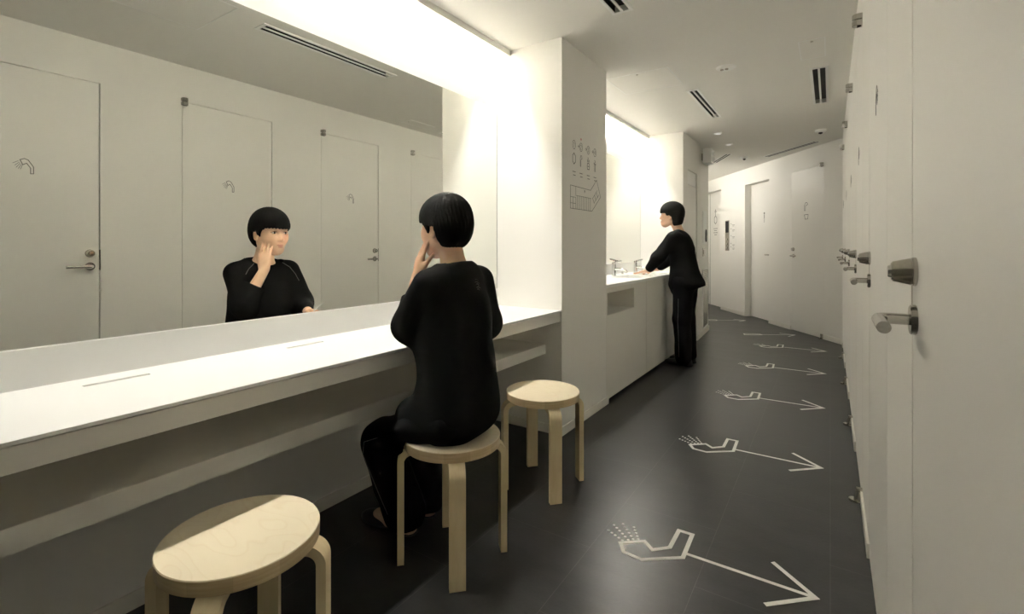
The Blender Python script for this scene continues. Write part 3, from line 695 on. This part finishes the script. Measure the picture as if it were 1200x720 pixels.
# ================================================================= PEOPLE (implicit surfaces meshed with surface nets)
def caps(a, b, r1, r2=None, k=.02, flat=None):
    return ('c', np.array(a,float), np.array(b,float), r1, r1 if r2 is None else r2, k)
def ell(c, r, k=.02, R=None, sub=False):
    return ('e', np.array(c,float), np.array(r,float), np.eye(3) if R is None else np.array(R), k, sub)
def prim_d(p, P):
    if p[0] == 'c':
        _, a, b, r1, r2, k = p
        ab = b-a; h = np.clip(((P-a)@ab)/max(ab@ab,1e-9), 0, 1)
        return np.linalg.norm(P-a-h[...,None]*ab, axis=-1) - (r1+(r2-r1)*h)
    _, c, r, R, k, sub = p
    q = (P-c)@R
    k0 = np.linalg.norm(q/r, axis=-1); k1 = np.linalg.norm(q/(r*r), axis=-1)
    return k0*(k0-1)/np.maximum(k1,1e-6)
def comb(D, d, k, sub):
    if sub:
        h = np.clip(.5-.5*(d+D)/k, 0, 1); return D*(1-h) + (-d)*h + k*h*(1-h)
    h = np.clip(.5+.5*(D-d)/k, 0, 1)
    return D*(1-h) + d*h - k*h*(1-h)
def bounds(p):
    if p[0]=='c':
        r = max(p[3],p[4]); return np.minimum(p[1],p[2])-r, np.maximum(p[1],p[2])+r
    r = p[2].max(); return p[1]-r, p[1]+r
def kk(p): return p[5] if p[0]=='c' else p[4]
def issub(p): return p[0]=='e' and p[5]
def sdf_pts(prims, P):
    D = np.full(P.shape[:-1], .3)
    for p in prims: D = comb(D, prim_d(p,P), kk(p), issub(p))
    return D
def net(prims, h, post=None, pad=.03):
    pos = [bounds(p) for p in prims if not issub(p)]
    lo = np.min([b[0] for b in pos],0)-pad; hi = np.max([b[1] for b in pos],0)+pad
    n = np.ceil((hi-lo)/h).astype(int)+1
    ax = [lo[i]+h*np.arange(n[i]) for i in range(3)]
    D = np.full(n, .3, dtype=np.float32)
    for p in prims:
        b0, b1 = bounds(p); m = kk(p)+4*h
        i0 = np.maximum(np.floor((b0-m-lo)/h).astype(int),0); i1 = np.minimum(np.ceil((b1+m-lo)/h).astype(int)+1,n)
        sl = tuple(slice(i0[i],i1[i]) for i in range(3))
        G = np.stack(np.meshgrid(*[ax[i][sl[i]] for i in range(3)], indexing='ij'),-1)
        D[sl] = comb(D[sl], prim_d(p,G), kk(p), issub(p))
    if post is not None:
        msk = np.abs(D) < .06
        idx = np.argwhere(msk); P = lo + idx*h
        # only near-surface points matter; keep far ones
        D[msk] = post(D[msk].astype(float), P)
    ins = D < 0
    c = ins[:-1,:-1,:-1].astype(np.int8)
    for dx in (0,1):
        for dy in (0,1):
            for dz in (0,1):
                if dx+dy+dz: c = c + ins[dx:n[0]-1+dx, dy:n[1]-1+dy, dz:n[2]-1+dz]
    act = (c>0)&(c<8); I = np.argwhere(act); ids = np.full(act.shape,-1,dtype=np.int64); ids[act] = np.arange(len(I))
    S = np.zeros((len(I),3)); cnt = np.zeros(len(I))
    cor = [(x,y,z) for x in (0,1) for y in (0,1) for z in (0,1)]
    for a in cor:
        for axn in range(3):
            if a[axn]: continue
            b = list(a); b[axn] = 1
            A = I+np.array(a); B = I+np.array(b)
            da = D[A[:,0],A[:,1],A[:,2]]; db = D[B[:,0],B[:,1],B[:,2]]
            x = (da<0)!=(db<0); t = np.where(x, da/np.where(da==db,1,da-db), 0)
            S[x] += (A + t[:,None]*(B-A))[x]; cnt[x] += 1
    V = lo + h*S/cnt[:,None]
    F = []
    for axn in range(3):
        a, b = [(1,2),(2,0),(0,1)][axn]
        s0 = [slice(None)]*3; s1 = [slice(None)]*3
        s0[axn] = slice(0,-1); s1[axn] = slice(1,None)
        for q in (a,b): s0[q] = slice(1,-1); s1[q] = slice(1,-1)
        i0 = ins[tuple(s0)]; i1 = ins[tuple(s1)]
        e = np.argwhere(i0!=i1); flip = ~i0[i0!=i1]
        for q in (a,b): e[:,q] += 1
        def cell(da,db_):
            f = e.copy(); f[:,a] -= da; f[:,b] -= db_; return ids[f[:,0],f[:,1],f[:,2]]
        Q = np.stack([cell(1,1),cell(0,1),cell(0,0),cell(1,0)],1)
        Q[flip] = Q[flip][:,::-1]; F.append(Q)
    F = np.concatenate(F)
    return V, F
def mesh_np(name, V, F, mat, parent, relax=1):
    if relax:
        E = np.concatenate([F[:,[0,1]],F[:,[1,2]],F[:,[2,3]],F[:,[3,0]]])
        for _ in range(relax):
            S = np.zeros_like(V); c = np.zeros(len(V))
            np.add.at(S,E[:,0],V[E[:,1]]); np.add.at(S,E[:,1],V[E[:,0]]); np.add.at(c,E[:,0],1); np.add.at(c,E[:,1],1)
            V = V*.5 + .5*S/np.maximum(c,1)[:,None]
    me = bpy.data.meshes.new(name)
    me.vertices.add(len(V)); me.vertices.foreach_set('co', V.ravel())
    me.loops.add(4*len(F)); me.loops.foreach_set('vertex_index', F.ravel())
    me.polygons.add(len(F)); me.polygons.foreach_set('loop_start', np.arange(0,4*len(F),4))
    me.update(calc_edges=True); me.validate()
    return link(name, me, mat, parent, smooth=True)

def frame(yaw, pitch=0, roll=0, base=PI):
    """columns: forward, left, up. yaw 0 faces -X"""
    R = Matrix.Rotation(base+yaw,3,'Z') @ Matrix.Rotation(pitch,3,'Y') @ Matrix.Rotation(roll,3,'X')
    return np.array(R)
class Head:
    def __init__(s, o, R, sc=1.0): s.o=np.array(o,float); s.R=R; s.s=sc
    def P(s, x,y,z): return s.o + s.R@(np.array((x,y,z))*s.s)
    def e(s, c, r, k=.012, sub=False, rot=None):
        R = s.R if rot is None else s.R@np.array(rot)
        return ell(s.P(*c), np.array(r)*s.s, k*s.s, R, sub)
    def c(s, a, b, r1, r2=None, k=.012): return caps(s.P(*a), s.P(*b), r1*s.s, (r2 or r1)*s.s, k*s.s)
    def prims(s):
        L = [s.e((-.012,0,.012),(.092,.073,.088)), s.e((.025,0,-.01),(.062,.063,.085),.03),
             s.e((.042,0,-.055),(.045,.047,.062),.03),                                  # lower face
             s.e((.058,0,-.105),(.026,.022,.022),.04),                                  # chin
             s.c((-.005,.043,-.068),(.055,.014,-.108),.020,.015,.035), s.c((-.005,-.043,-.068),(.055,-.014,-.108),.020,.015,.035),   # jaw line
             s.e((.055,.038,-.045),(.026,.024,.028),.03), s.e((.055,-.038,-.045),(.026,.024,.028),.03),   # cheeks
             s.c((.072,.018,.012),(.072,.042,.010),.013,.011,.015), s.c((.072,-.018,.012),(.072,-.042,.010),.013,.011,.015),   # brow
             s.c((.082,0,-.005),(.098,0,-.050),.007,.0095,.012),                         # nose
             s.e((.099,0,-.053),(.010,.010,.009),.008), s.e((.089,.011,-.056),(.009,.0075,.0075),.006), s.e((.089,-.011,-.056),(.009,.0075,.0075),.006),
             s.e((.086,.033,-.019),(.014,.016,.010),.012,True), s.e((.086,-.033,-.019),(.014,.016,.010),.012,True),          # sockets
             s.e((.074,.032,-.019),(.013,.0145,.0125),.006), s.e((.074,-.032,-.019),(.013,.0145,.0125),.006),                # lids
             s.e((.085,0,-.083),(.011,.021,.0055),.006), s.e((.084,0,-.092),(.011,.018,.0065),.006)]                          # lips
        for sg in (1,-1):
            L += [s.e((-.008,sg*.074,-.030),(.017,.009,.030),.006), s.e((.0,sg*.080,-.028),(.008,.005,.016),.005,True), s.c((-.012,sg*.072,-.052),(-.004,sg*.073,-.058),.006,.005,.005)]
        return L
    def face_parts(s, par, body):
        # lips
        V, F = net([s.e((.0865,0,-.0830),(.011,.0205,.0042),.004), s.e((.0862,0,-.0915),(.011,.0175,.0052),.002)], .0016)
        mesh_np('lips', V, F, M['lip'], par)
        for sg in (1,-1):
            V, F = net([s.e((.0765,sg*.032,-.019),(.0125,.0130,.0060),.004)], .0016)
            eo = mesh_np('eye', V, F, M['eye'], par)
            V, F = net([s.e((.0835,sg*.032,-.019),(.0062,.0062,.0058),.004)], .0013)
            mesh_np('iris', V, F, M['iris'], eo)
            V, F = net([s.c((.0882,sg*.020,-.0135),(.0868,sg*.034,-.0118),.0014,.0016,.002), s.c((.0868,sg*.034,-.0118),(.0790,sg*.0475,-.0165),.0016,.0012,.002)], .0009)
            mesh_np('eyelashes', V, F, M['hair'], par)
            V, F = net([s.c((.0875,sg*.016,.006),(.0835,sg*.036,.012),.0030,.0030,.004), s.c((.0835,sg*.036,.012),(.070,sg*.052,.006),.0030,.0018,.004)], .0012)
            mesh_np('eyebrow', V, F, M['hair'], par)
    def hair(s, par, zb, fringe=.0, nape=-.098, name='hair', long=0):
        L = [s.e((-.014,0,.018),(.108,.089,.100)), s.e((.020,0,.020),(.086,.080,.082),.03), s.e((-.040,0,-.035),(.070,.076,.075),.04)]
        if long: L += [s.e((-.045,0,-.075),(.062,.070,.055),.03)]
        xs, zs = zip(*zb)
        def post(D, P):
            q = (P-s.o)@s.R/s.s
            ang = np.arctan2(q[:,1], q[:,0])
            ang2 = np.arctan2(q[:,1], q[:,2]-.1)
            D = D + s.s*(.0005*np.sin(ang*46+3*np.sin(q[:,2]*30)) + .0007*np.sin(ang*97+1.3+q[:,2]*20))
            z = np.interp(q[:,0], xs, zs) + .0022*np.sin(ang*38) + .0015*np.sin(ang*71+2)
            return np.maximum(D, (z-q[:,2])*s.s*.8)
        V, F = net(L, .0028, post)
        return mesh_np(name, V, F, M['hair'], par, relax=1)

def hand(w, d, n, side, curl=(.15,.2,.25,.3), spread=.05, L=1.0, thumb=(.5,.35,.3), bends=(1,1.1,.8)):
    """w wrist point, d direction to the fingers, n palm normal (fingers curl towards n), side: unit vector towards the thumb"""
    w = np.array(w,float); d = np.array(d,float); d /= np.linalg.norm(d); n = np.array(n,float); n -= d*(n@d); n /= np.linalg.norm(n)
    s = np.cross(n,d); s = s if s@np.array(side,float) > 0 else -s
    out = []
    offs = (.027,.009,-.009,-.0255); lens = (.068,.074,.069,.055); rad = (.0082,.0084,.008,.0072); base = (.082,.085,.081,.074)
    for i in range(4):
        kb = w + d*base[i]*L + s*offs[i]*L
        out.append(caps(w+d*.012+s*offs[i]*.55*L, kb, .0125*L, .0098*L, .012))
        p = kb; a = 0
        fd = d + s*spread*(1.5-i); fd /= np.linalg.norm(fd)
        for j,(fr,bd) in enumerate(zip((.46,.30,.24), bends)):
            a += curl[i]*bd
            q = p + (fd*math.cos(a)+n*math.sin(a))*lens[i]*fr*L
            r0 = rad[i]*L*(1-.10*j); out.append(caps(p,q,r0,r0*.92,.0035)); p = q
    out.append(ell(w+d*.045*L+s*.002, (.036*L,.036*L,.013*L), .012, np.stack([d,s,n],1)))
    t0 = w+d*.018*L+s*.018*L; td = d*math.cos(thumb[0])+s*math.sin(thumb[0])+n*.25; td /= np.linalg.norm(td)
    p = t0; q = p+td*.042*L; out.append(caps(p,q,.0135*L,.0105*L,.010)); p = q
    td2 = td*math.cos(thumb[1])+d*math.sin(thumb[1])*.9+n*.1; td2/=np.linalg.norm(td2); q = p+td2*.030*L; out.append(caps(p,q,.0098*L,.009*L,.004)); p=q
    q = p+td2*.024*L+n*.004; out.append(caps(p,q,.0088*L,.0072*L,.004))
    return out
def folds(amp=.004, seed=0, fz=1.0):
    rng = np.random.RandomState(seed); W = rng.randn(9,3)*np.array([26,26,12*fz]); ph = rng.rand(9)*6.28
    def f(D, P):
        v = 0
        for w_, p_ in zip(W,ph): v = v + np.sin(P@w_+p_+1.5*np.sin(P[:,2]*17+p_))
        return D + amp*v/3
    return f
def snap_path(prims, pts, off=.0):
    out = []
    for p in pts:
        p = np.array(p,float)
        for _ in range(12):
            e = 1e-3; d = float(sdf_pts(prims,p[None])[0]); g = np.array([float(sdf_pts(prims,(p+np.eye(3)[i]*e)[None])[0])-d for i in range(3)])/e
            p = p - g*(d-off)/max(g@g,.2)
        out.append(tuple(p))
    return out
def foot(ank, toe, wdt=.030):
    a = np.array(ank,float); t = np.array(toe,float); d = (t-a)*np.array([1,1,0]); L = np.linalg.norm(d); d/=L
    z = np.array([0,0,1.])
    heel = a*np.array([1,1,0]) - d*.028 + z*.034
    return [caps(a, heel, .030, .030,.02), caps(heel, a*np.array([1,1,0])+d*L*.55+z*.034, .028,.026,.02), caps(a+z*0, a*np.array([1,1,0])+d*L*.6+z*.045, .030,.024,.03),
            ell(a*np.array([1,1,0])+d*L*.72+z*.028, (.055,.038,.020), .02, np.stack([d,np.array([-d[1],d[0],0]),z],1))]
def shoe(par, ank, toe, closed=False):
    a = np.array(ank,float)*[1,1,0]; t = np.array(toe,float)*[1,1,0]; d = t-a; L = np.linalg.norm(d); d/=L; s_ = np.array([-d[1],d[0],0]); z = np.array([0,0,1.])
    Rm = np.stack([d,s_,z],1)
    V,F = net(([caps(a-d*.012+z*.040,a+d*L*.6+z*.032,.040,.032,.02), caps(a-d*.008+z*.065,a-d*.01+z*.04,.036,.040,.02)] if closed else []) + [ell(a+d*L*.66+z*.030,(.078,.043,.030),.01,Rm), caps(a-d*.03+z*.011, a+d*L*.5+z*.011, .011,.011,.02), ell(a-d*.022+z*.010,(.040,.032,.010),.02,Rm)], .004,
              lambda D,P: np.maximum(D, .002-P[:,2]))
    o = mesh_np('shoe', V, F, M['shoe'], par)
    if closed: return
    m = MB(); m.tube([tuple(a-d*(-.005)+s_*.036+z*.014), tuple(a-d*.020+s_*.038+z*.034), tuple(a-d*.050+z*.046), tuple(a-d*.020-s_*.038+z*.034), tuple(a-d*(-.005)-s_*.036+z*.014)], .0035, 8)
    st_ = m.build('strap', M['shoe'], o, smooth=True)
    m = MB(); m.tube([tuple(a-d*.030-s_*.038+z*.030), tuple(a-d*.024-s_*.042+z*.036), tuple(a-d*.016-s_*.042+z*.030)], .003, 8); m.build('buckle', M['gold'], o, smooth=True)

# ---------------- seated woman
def seated():
    o = thing('person', (-1.19,1.41,0), 'seated woman in black tunic and trousers touching her cheek at the mirror', 'person')
    hd = Head((-1.258,1.430,1.262), frame(math.radians(-4), math.radians(2)))
    hip = (-1.175,1.41,.575); nb = (-1.200,1.422,1.065)
    shL, shR = (-1.205,1.285,1.030), (-1.200,1.560,1.030)
    elL, wrL = (-1.300,1.272,.875), (-1.335,1.356,1.050)
    elR, wrR = (-1.215,1.628,.850), (-1.375,1.580,.812)
    knL, knR = (-1.462,1.295,.412), (-1.485,1.520,.412)
    anL, anR = (-1.455,1.400,.085), (-1.480,1.545,.085)
    toL, toR = (-1.66,1.37,.02), (-1.69,1.55,.02)
    B = [ell(hip,(.12,.155,.11),.05), caps(hip,(-1.18,1.415,.78),.105,.095,.05), ell((-1.19,1.418,.92),(.088,.135,.14),.05),
         caps((-1.198,1.33,1.03),(-1.198,1.515,1.03),.045,.045,.04), caps(nb, (-1.232,1.428,1.18),.049,.046,.03), caps((-1.20,1.422,1.05),(-1.2,1.422,.98),.055,.075,.04)]
    B += hd.prims()
    for s_,e_,w_ in ((shL,elL,wrL),(shR,elR,wrR)): B += [caps(s_,e_,.042,.035,.03), caps(e_,w_,.034,.0235,.015)]
    for k_,a_,y_ in ((knL,anL,-.085),(knR,anR,.085)): B += [caps((hip[0],hip[1]+y_,.545),k_,.080,.056,.04), caps(k_,a_,.052,.034,.02)]
    B += foot(anL,toL)+foot(anR,toR)
    B += hand(wrL, (.10,.13,1), (.45,.9,0), (.9,-.45,0), curl=(.10,.10,.12,.16), spread=.02, thumb=(.55,.35,.3), L=.96)
    B += hand(wrR, (-1,-.10,.12), (.0,-.35,-1), (0,-1,.3), curl=(.55,.6,.7,.8), spread=.03, thumb=(.35,.5,.3), L=.96)
    V,F = net(B, .0036); body = mesh_np('body', V, F, M['skin'], o)
    hd.face_parts(o, B)
    hd.hair(o, [(-.13,-.094),(-.035,-.100),(-.029,-.090),(-.023,-.016),(.008,-.014),(.013,-.034),(.023,-.040),(.034,-.012),(.055,.004),(.12,.004)])
    T = [ell((-1.175,1.41,.575),(.150,.178,.135),.06), ell((-1.180,1.41,.68),(.128,.166,.17),.06), ell((-1.185,1.415,.80),(.120,.162,.17),.06), ell((-1.19,1.418,.93),(.113,.160,.15),.06),
         caps((-1.203,1.325,1.025),(-1.200,1.520,1.025),.058,.058,.04), caps((-1.195,1.375,1.065),(-1.193,1.470,1.065),.040,.040,.04), caps((-1.165,1.400,1.068),(-1.165,1.450,1.068),.040,.040,.03), caps((-1.195,1.38,1.03),(-1.195,1.46,1.03),.085,.085,.03), caps((-1.243,1.39,1.045),(-1.243,1.455,1.045),.036,.036,.03)]
    T += [caps(shL,elL,.062,.058,.03), caps(elL, tuple(np.array(elL)*.50+np.array(wrL)*.50), .058,.050,.02), caps((-1.275,1.285,.86),(-1.21,1.32,.80),.045,.06,.05),
          caps(shR,elR,.068,.074,.035), caps(elR, tuple(np.array(elR)*.35+np.array(wrR)*.65), .066,.046,.03)]
    T += [caps((-1.185,1.33,.53),(-1.31,1.32,.53),.080,.075,.05), caps((-1.185,1.49,.53),(-1.32,1.50,.53),.080,.075,.05)]
    f1 = folds(.0035, 3)
    def post(D,P):
        D = f1(D,P)
        D = np.maximum(D, (.452-P[:,2]))                       # hem
        cu = np.array(elL)*.50+np.array(wrL)*.50; dd = np.array(wrL)-np.array(elL); dd/=np.linalg.norm(dd)
        near = np.linalg.norm(P-cu,axis=1) < .12
        pl = (P-cu)@dd - .012
        dfo = prim_d(caps(elL, tuple(np.array(elL)*.3+np.array(wrL)*.7), .0), P); dup = prim_d(caps(shL,elL,.0),P); dto = prim_d(ell((-1.19,1.418,.95),(.113,.160,.15)),P)
        D = np.where(near & (dfo<dup) & (dfo<.075) & (dto>.012), np.maximum(D, pl), D)
        # neckline: scoop tilted down to the front
        q = np.linalg.norm((P[:,:2]-np.array([-1.212,1.424]))/np.array([.062,.068]),axis=1)
        nz = 1.092 + np.where(P[:,0]>-1.21, (P[:,0]+1.21)*.40, (P[:,0]+1.21)*.42)
        D = np.maximum(D, P[:,2]-np.where(q<1.35, nz, nz+.06))
        return D
    V,F = net(T, .0042, post); tn = mesh_np('tunic', V, F, M['cloth'], o)
    # piping lines on the shoulders and small print below the nape
    for pts in ([(-1.27,1.34,1.09),(-1.28,1.31,1.06),(-1.285,1.29,1.03)], [(-1.27,1.50,1.09),(-1.275,1.535,1.06),(-1.28,1.565,1.02),(-1.275,1.585,.98)]):
        m = MB(); m.tube(snap_path(T,pts,.004), .0014, 8); m.build('piping', M['piping'], tn, smooth=True)
    m = MB()
    for a,b in (((1.418,1.052),(1.436,1.048)),((1.414,1.043),(1.440,1.036)),((1.420,1.035),(1.434,1.029)),((1.416,1.022),(1.440,1.018)),((1.418,1.014),(1.430,1.011))):
        pp = snap_path(T, [(-1.08,a[0],a[1]),(-1.08,(a[0]+b[0])/2,(a[1]+b[1])/2+.004),(-1.08,b[0],b[1])], .0035)
        m.tube(pp, .0014, 6)
    m.build('logo_print', M['piping'], tn, smooth=True)
    Q = [ell((-1.18,1.41,.56),(.14,.17,.105),.05)]
    for k_,a_,t_,y_ in ((knL,anL,toL,-.085),(knR,anR,toR,.085)):
        k_=np.array(k_); a_=np.array(a_)
        Q += [caps((hip[0],hip[1]+y_,.548),tuple(k_),.090,.074,.04), caps(tuple(k_),tuple(a_+[0,0,.0]),.078,.076,.03), caps(tuple(k_+[0.03,0,-.06]),tuple(a_+[.012,0,.0]),.07,.074,.03)]
    f2 = folds(.004, 8, .5)
    V,F = net(Q, .0046, lambda D,P: np.maximum(np.maximum(f2(D,P), .036-P[:,2]), np.where(np.hypot(P[:,0]+1.197,P[:,1]-1.405)<.186, .462-P[:,2], -1))); pn = mesh_np('trousers', V, F, M['pants'], o)
    m = MB(); pts = snap_path(Q, [(-1.40,1.14,.48),(-1.47,1.14,.45),(-1.48,1.2,.38),(-1.45,1.25,.30),(-1.44,1.27,.2),(-1.43,1.29,.13)], .005)
    m.tube(pts, .0014, 6); m.build('piping', M['piping'], pn, smooth=True)
    shoe(o, anL, toL); shoe(o, anR, toR)
    return o
seated()
s = thing('makeup_stick', (-1.45,1.53,.80), "thin white stick held in the seated woman's right hand", 'cosmetic stick')
m = MB(); m.cyl((-1.448,1.515,.800),(-1.472,1.590,.858),.0030,seg=10); m.build('shaft', M['white'], s, smooth=True)
m = MB(); m.tube([(-1.471,1.587,.8565),(-1.473,1.594,.861),(-1.476,1.602,.867)],[.003,.004,.002],10); m.build('tip', M['white'], s, smooth=True)

# ---------------- standing woman
def standing():
    y = 4.95
    o = thing('person', (-1.2,y,0), 'standing woman in black tunic leaning on the basin counter', 'person')
    hd = Head((-1.335,y-.01,1.503), frame(math.radians(6), math.radians(-4)), 1.04)
    nb = (-1.262,y,1.31)
    B = [ell((-1.20,y,.84),(.10,.15,.12),.05), caps((-1.20,y,.86),(-1.225,y,1.05),.10,.10,.05), ell((-1.245,y,1.17),(.095,.14,.14),.05),
         caps((-1.262,y-.10,1.265),(-1.262,y+.10,1.265),.045,.045,.04), caps(nb,(-1.305,y-.005,1.425),.05,.047,.03)]
    B += hd.prims()
    sh = {-1:(-1.275,y-.145,1.255),1:(-1.275,y+.145,1.255)}; el = {-1:(-1.42,y-.17,1.06),1:(-1.39,y+.17,1.05)}; wr = {-1:(-1.530,y-.16,.925),1:(-1.520,y+.14,.935)}
    for q in (-1,1):
        B += [caps(sh[q],el[q],.040,.034,.03), caps(el[q],wr[q],.033,.024,.015), caps((-1.20,y+q*.08,.82),(-1.205,y+q*.08,.46),.075,.052,.04), caps((-1.205,y+q*.08,.46),(-1.175,y+q*.08,.085),.050,.034,.02)]
        B += hand(wr[q], (-1,-.15*q,-.22), (-.15,0,-1), (0,-q,0), curl=(.0,.0,.0,.0), spread=.09, thumb=(.6,.3,.3), bends=(0,0,0))
        B += [caps((-1.175,y+q*.08,.085),(-1.19,y+q*.08,.05),.030,.028,.02)]
    V,F = net(B, .0042); mesh_np('body', V, F, M['skin'], o)
    hd.face_parts(o, B)
    hd.hair(o, [(-.13,-.118),(-.05,-.128),(-.028,-.112),(-.016,-.040),(.008,-.022),(.034,-.026),(.046,-.004),(.060,-.002),(.12,.000)], long=1)
    T = [caps((-1.20,y,.80),(-1.225,y,1.05),.165,.125,.06), ell((-1.245,y,1.17),(.12,.165,.15),.06), caps((-1.265,y-.115,1.26),(-1.265,y+.115,1.26),.062,.062,.04),
         caps((-1.262,y-.05,1.305),(-1.262,y+.05,1.305),.032,.032,.04), ell((-1.155,y,.80),(.125,.18,.09),.05), caps((-1.10,y-.06,.79),(-1.07,y+.06,.79),.03,.03,.05)]
    for q in (-1,1): T += [caps(sh[q],el[q],.066,.064,.035), caps(el[q],tuple(np.array(el[q])*.25+np.array(wr[q])*.75),.062,.050,.03)]
    f1 = folds(.0045, 5)
    def post(D,P):
        D = f1(D,P)
        hem = .672 + np.clip((P[:,0]+1.29)*.42, 0, .2)
        D = np.maximum(D, hem-P[:,2])
        q = np.linalg.norm((P[:,:2]-np.array([-1.272,y]))/np.array([.065,.07]),axis=1)
        D = np.maximum(D, P[:,2]-np.where(q<1.35, 1.345+(P[:,0]+1.26)*.4, 1.41))
        low = P[:,2] < .86
        return np.where(low, np.maximum(D, -(P[:,0]-(PX+.012))), D)
    V,F = net(T, .005, post); tn = mesh_np('tunic', V, F, M['cloth'], o)
    Q = [ell((-1.20,y,.82),(.125,.165,.12),.05)]
    for q in (-1,1): Q += [caps((-1.20,y+q*.08,.80),(-1.215,y+q*.08,.46),.100,.086,.04), caps((-1.215,y+q*.08,.46),(-1.20,y+q*.085,.08),.086,.084,.03)]
    f2 = folds(.004, 11, .4)
    V,F = net(Q, .0055, lambda D,P: np.maximum(f2(D,P), .012-P[:,2])); pn = mesh_np('trousers', V, F, M['pants'], o)
    m = MB(); m.tube(snap_path(Q,[(-1.25,y-.3,z) for z in (.66,.55,.44,.33,.22,.1)],.005), .0018, 6); m.build('piping', M['piping'], pn, smooth=True)
    for q in (-1,1): shoe(o, (-1.175,y+q*.08,.085),(-1.37,y+q*.09,.02), True)
standing()

# ---------------------------------------------------------------- world, camera, view
w = bpy.data.worlds.new('world'); bpy.context.scene.world = w; w.use_nodes = True
bgn = w.node_tree.nodes['Background']; bgn.inputs[0].default_value = (.9,.93,1,1); bgn.inputs[1].default_value = .0
cam = bpy.data.cameras.new('camera'); co = bpy.data.objects.new('camera', cam); C.objects.link(co)
co.location = (0,0,HC); co.rotation_euler = (PI/2,0,YAW)
cam.sensor_width = 36; cam.sensor_fit = 'HORIZONTAL'; cam.lens = F_PX/1200*36
cam.shift_y = -(360-289)/1200
cam.clip_start = .02
bpy.context.scene.camera = co
sc = bpy.context.scene
sc.view_settings.view_transform = 'Standard'; sc.view_settings.look = 'None'
sc.view_settings.exposure = 1.28; sc.view_settings.gamma = 1; sc.view_settings.use_curve_mapping = False
sc.cycles.use_denoising = True
sc.cycles.max_bounces = 14; sc.cycles.diffuse_bounces = 10; sc.cycles.glossy_bounces = 8
sc.cycles.sample_clamp_indirect = 8
